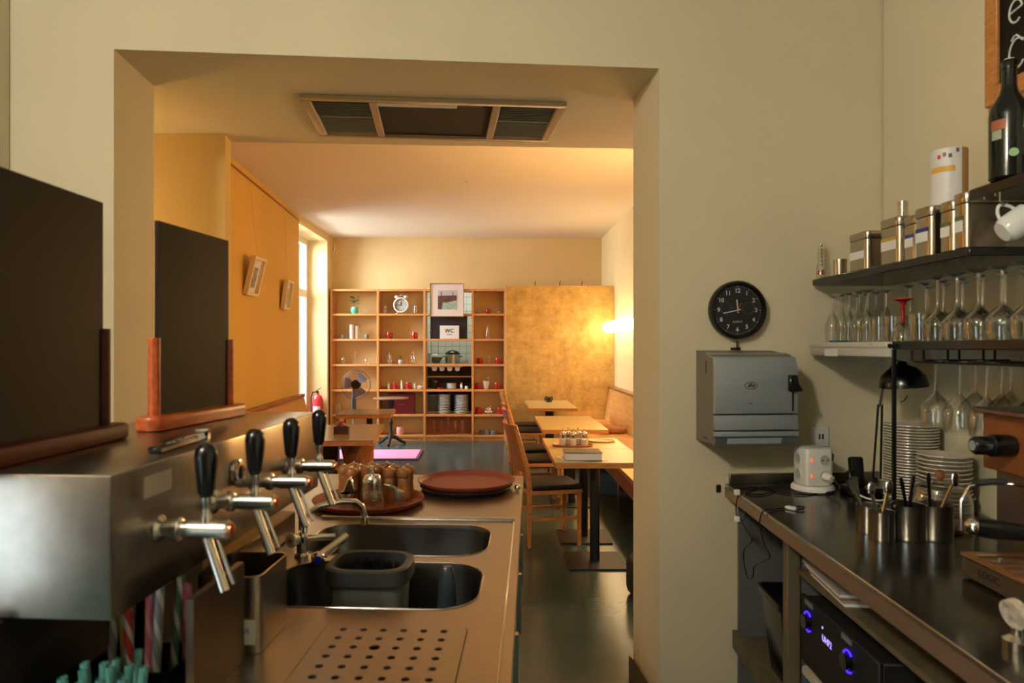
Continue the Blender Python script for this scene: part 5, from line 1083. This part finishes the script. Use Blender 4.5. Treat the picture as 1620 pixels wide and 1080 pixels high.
m = MB(); a_ = PI * 1.36; c, s = math.cos(a_), math.sin(a_); m.cyl((.0435 * c, .0435 * s, .062), (.0455 * c, .0455 * s, .062), .0105, n=16); m.build('green_dot', mat('green_sticker', (.30, .50, .22), .5), b1)
b2 = bottle((1.372, 1.70, TS), .95, thin_glass('brown_bottle', (.25, .13, .06)), 'bottle with a white label at the right edge of the top shelf', black_p); arc_band(.0355, PI * .9, PI * 1.9, .06, .13, 16).build('paper_label', paper, b2)
MB().solid([(.032, .01), (.033, .15)], n=20).build('liquor', mat('liquor', (.06, .03, .015), .1), b2)
# chalk board on the right wall
t = thing('chalkboard', 'chalkboard in an orange wooden frame high on the wall above the bottles', 'chalkboard', (1.602, 1.70, 2.28))
MB().box(-.016, -.004, -.45, .45, .05, .95).build('slate', blackboard_m, t)
for (y0, y1, z0, z1, n_) in ((.445, .50, 0, 1.0, 'frame_stile'), (-.50, -.445, 0, 1.0, 'frame_stile'), (-.445, .445, 0, .055, 'frame_rail'), (-.445, .445, .945, 1.0, 'frame_rail')): MB().box(-.026, -.002, y0, y1, z0, z1).build(n_, orangewood, t, bevel=.003)
def chalk(pts): 
    MB().tube([(-.0165, y, z) for y, z in pts], .0032, 6).build('chalk_stroke', chalk_m, t)
chalk([(.395 - .05 * i / 5, .17 + .012 * math.sin(i)) for i in range(6)])
chalk([(.372 - .032 * math.cos(a), .125 + .045 * math.sin(a)) for a in [.7 + 4.9 * i / 14 for i in range(15)]] )
chalk([(.378 - .026 * math.cos(a) , .255 + .034 * math.sin(a)) for a in [.2 + 5.2 * i / 14 for i in range(15)]])
chalk([(.405, .255), (.352, .262)]); chalk([(.39, .40), (.385, .34), (.36, .335)]); chalk([(.405, .375), (.36, .38)])
# ------------------------------------------------------------------ counter things
pm1 = plate_mesh(.0885, greyplate); stack(pm1, (1.493, 2.45, CZ + .0005), 26, .0102, 'cream saucer in the tall stack under the desk lamp', 'tall saucer stack', .0015, 6, 'saucer', 'saucer')
pm2 = plate_mesh(.080, greyplate); stack(pm2, (1.492, 2.265, CZ + .0005), 14, .0135, 'cream plate in the lower stack behind the steel cups', 'lower plate stack', .005, 9)
# desk lamp
t = thing('desk_lamp', 'black articulated desk lamp reaching over the saucers', 'lamp', (1.40, 2.62, CZ)); MB().solid([(.07, 0), (.07, .012), (.02, .02)], n=28).build('base', black_p, t)
def dl_(u, v, Y): p_ = at(u, v, Y); return (p_.x - 1.40, p_.y - 2.62, p_.z - CZ)
for du in (-5, 7): MB().cyl(dl_(1386 + du, 757, 2.56), dl_(1392 + du * .5, 640, 2.5), .004, n=8).build('arm', black_m, t)
MB().cyl((0, 0, .01), dl_(1386, 757, 2.56), .006, n=8).build('arm', black_m, t); MB().cyl(dl_(1392, 642, 2.5), dl_(1399, 600, 2.46), .006, n=8).build('joint', satin, t)
c0 = dl_(1430, 612, 2.42); MB().lathe([(.078, 0), (.078, .006), (.070, .04), (.045, .066), (.018, .078), (.014, .09), (1e-4, .09), ], c0, 28, Matrix.Rotation(-.08, 3, 'Y')).build('shade', black_p, t); MB().tube([dl_(1399, 600, 2.46), (c0[0] - .03, c0[1], c0[2] + .095), (c0[0], c0[1], c0[2] + .088)], .004, 6).build('shade_arm', black_m, t)
MB().tube([dl_(1424, 636, 2.45), dl_(1430, 634, 2.45), dl_(1436, 626, 2.45)], .002, 6).build('loose_wire', black_m, t)
MB().ball((c0[0], c0[1], c0[2] + .03), .022, n=12, m=8).build('bulb', white_p, t)
# steel cups with cutlery
def steel_cup(u, v, r, h, label):
    p_ = onz(u, v, CZ); t = thing('cutlery_cup', label, 'cup', (p_.x, p_.y + r, CZ + .0005))
    MB().lathe([(1e-4, 0), (r * .96, 0), (r, .006), (r, h), (r * 1.03, h + .002), (r * .95, h), (r * .95, .004), (1e-4, .004)], n=28).build('body', satin, t); return (p_.x, p_.y + r, CZ + .0045)
c1 = steel_cup(1384, 846, .034, .080, 'small steel cup with forks, leftmost on the back counter'); c2 = steel_cup(1406, 859, .034, .082, 'steel cup in front of the leftmost one, with spoons')
c3 = steel_cup(1453, 859, .046, .098, 'wide steel cup with knives, third from the left'); c4 = steel_cup(1496, 859, .046, .098, 'wide steel cup with long handled spoons beside the coffee machine')
def cutlery(name, label, c, dx, dy, lx, ly, L_, m_, head):
    a, b = Vector((c[0] + dx, c[1] + dy, c[2])), Vector((c[0] + lx, c[1] + ly, c[2] + L_)); t = thing(name, label, name.replace('_', ' '), a); d = b - a
    MB().tube([(0, 0, 0), tuple(d * .5), tuple(d)], [.0032, .004, .005], 6).build('handle', m_, t)
    if head == 's': MB().ball(d + d.normalized() * .018, .013, 1, .5, 1.7, n=10, m=6).build('bowl', satin, t)
    elif head == 'f':
        for q in (-.008, -.0027, .0027, .008): MB().cyl(d + Vector((q * .5, 0, 0)), d + d.normalized() * .042 + Vector((q, 0, 0)), .0014, n=5).build('prong', satin, t)
    else: MB().cyl(d, d + d.normalized() * .02, .006, .004, n=8).build('grip_end', m_, t)
cutlery('fork', 'fork leaning left out of the leftmost steel cup', c1, .012, 0, -.048, -.01, .115, satin, 'f'); cutlery('fork', 'second fork in the leftmost steel cup', c1, .0, .012, -.034, .0, .12, satin, 'f')
cutlery('spoon', 'spoon standing in the second steel cup', c2, 0, 0, -.02, .012, .12, satin, 's'); cutlery('spoon', 'spoon leaning right in the second steel cup', c2, -.01, .01, .025, .016, .125, satin, 's')
cutlery('knife', 'black handled knife in the third steel cup', c3, .01, 0, -.018, .0, .15, black_p, 'k'); cutlery('knife', 'second black handled knife in the third steel cup', c3, .0, .01, .018, .01, .155, black_p, 'k')
cutlery('spatula', 'black spatula standing upright in the fourth steel cup', c4, -.01, 0, -.018, .0, .165, black_p, 'k'); cutlery('spoon', 'long steel spoon leaning right in the fourth steel cup', c4, -.02, 0, .05, .0, .15, satin, 's')
# clear cake dome
gd = thing('cake_dome', 'clear glass dome with wooden knob standing behind the steel cups', 'cake dome', (1.37, 2.10, CZ + .0005)); MB().lathe([(.085, .012), (.085, .08), (.07, .12), (.03, .142), (1e-4, .145)], n=32).build('dome', glass, gd); MB().solid([(.09, 0), (.09, .012)], n=32).build('base_plate', tabledark_m, gd); MB().solid([(.008, .145), (.014, .155), (.014, .168), (.006, .174)], n=14).build('knob', millwood, gd)
# espresso machine
em = thing('coffee_machine', 'espresso machine with orange wood panel and black steam knob at the right edge', 'coffee machine', BF(1.07, 1.38, CZ), BR)
dm = mat('machine_steel', (.20, .18, .15), .3, .9); gm_ = mat('machine_grey', (.05, .05, .05), .4, .3)
MB().box(.14, .40, -.35, .42, .03, .395).build('body', dm, em, bevel=.006)
MB().box(.115, .139, .05, .43, .245, .385).build('wood_panel', mat('orange_machine_wood', (.20, .060, .015), .4, var=.25, vscale=6), em, bevel=.003)
MB().box(.09, .40, -.35, .435, .386, .40).build('top_plate', dm, em, bevel=.003)
MB().box(-.004, .138, -.35, .32, .004, .052).build('drip_tray_box', mat('machine_bronze', (.10, .075, .045), .4, .6), em, bevel=.004); MB().box(-.006, .138, -.352, .322, .052, .060).build('tray_rim', mat('orange_rim', (.30, .13, .05), .35, .5), em, bevel=.002)
gs = 14
for k in range(gs): MB().box(.004, .135, -.33 + k * .046, -.33 + k * .046 + .012, .060, .066).build('grid_bar', satin, em)
text_obj('LOGIC', .024, black_m, em, 'lettering', Mx((-.0046, .22, .030), (PI / 2, 0, -PI / 2)), .0003)
kn = MB().solid([(.024, 0), (.027, .01), (.027, .05), (.022, .054), (.022, .085), (.017, .092)], (.114, .32, .315), 22, Matrix.Rotation(-PI / 2, 3, 'Y')).build('steam_knob', black_p, em); MB().cyl((.022, .32, .315), (.020, .32, .315), .012, n=18).build('knob_cap', silver_p, kn)
MB().solid([(.075, 0), (.078, .004), (.078, .012), (.07, .016)], (.10, .16, .285), 32, Matrix.Rotation(-PI / 2, 3, 'Y')).build('gauge_bezel', chrome, em)
MB().solid([(.034, .10), (.036, .14), (.036, .18)], (.09, .17, .0), 24).build('group_head', chrome, em)
hd = MB().tube([(.10, .18, .138), (.05, .195, .140), (.0, .21, .142), (-.033, .22, .145)], [.013, .018, .022, .021], 14).build('portafilter_handle', black_p, em); MB().ball((-.036, .2205, .1455), .0205, n=16, m=8).build('handle_end', chrome, hd)
MB().solid([(.034, .10), (.034, .125), (.037, .13)], (.09, .17, 0), 24).build('portafilter', chrome, em)
MB().tube([(.11, .26, .23), (.04, .28, .235), (-.01, .28, .225), (-.025, .285, .19), (-.025, .285, .12)], .004, 8).build('steam_wand', chrome, em); MB().tube([(.07, .275, .236), (.04, .28, .236), (.0, .281, .231)], .008, 8).build('wand_grip', rubber, em)
for y in (.22, .12, .02): MB().cyl((.02, y, .066), (.02, y, .076), .005, n=10).build('stud', chrome, em)
t = thing('tamper', 'steel coffee tamper with a speckled white round top on the counter edge', 'tamper', BF(.92, 1.295, CZ + .0005), BR); MB().solid([(.025, 0), (.025, .018), (.012, .026), (.012, .040)], n=24).build('base', chrome, t); MB().cyl((-.012, 0, .062), (.004, .002, .066), .027, n=28).build('round_top', mat('speckled_cream', (.50, .42, .32), .5, var=.6, vscale=50), t)
# little cable clutter near the socket tower done above
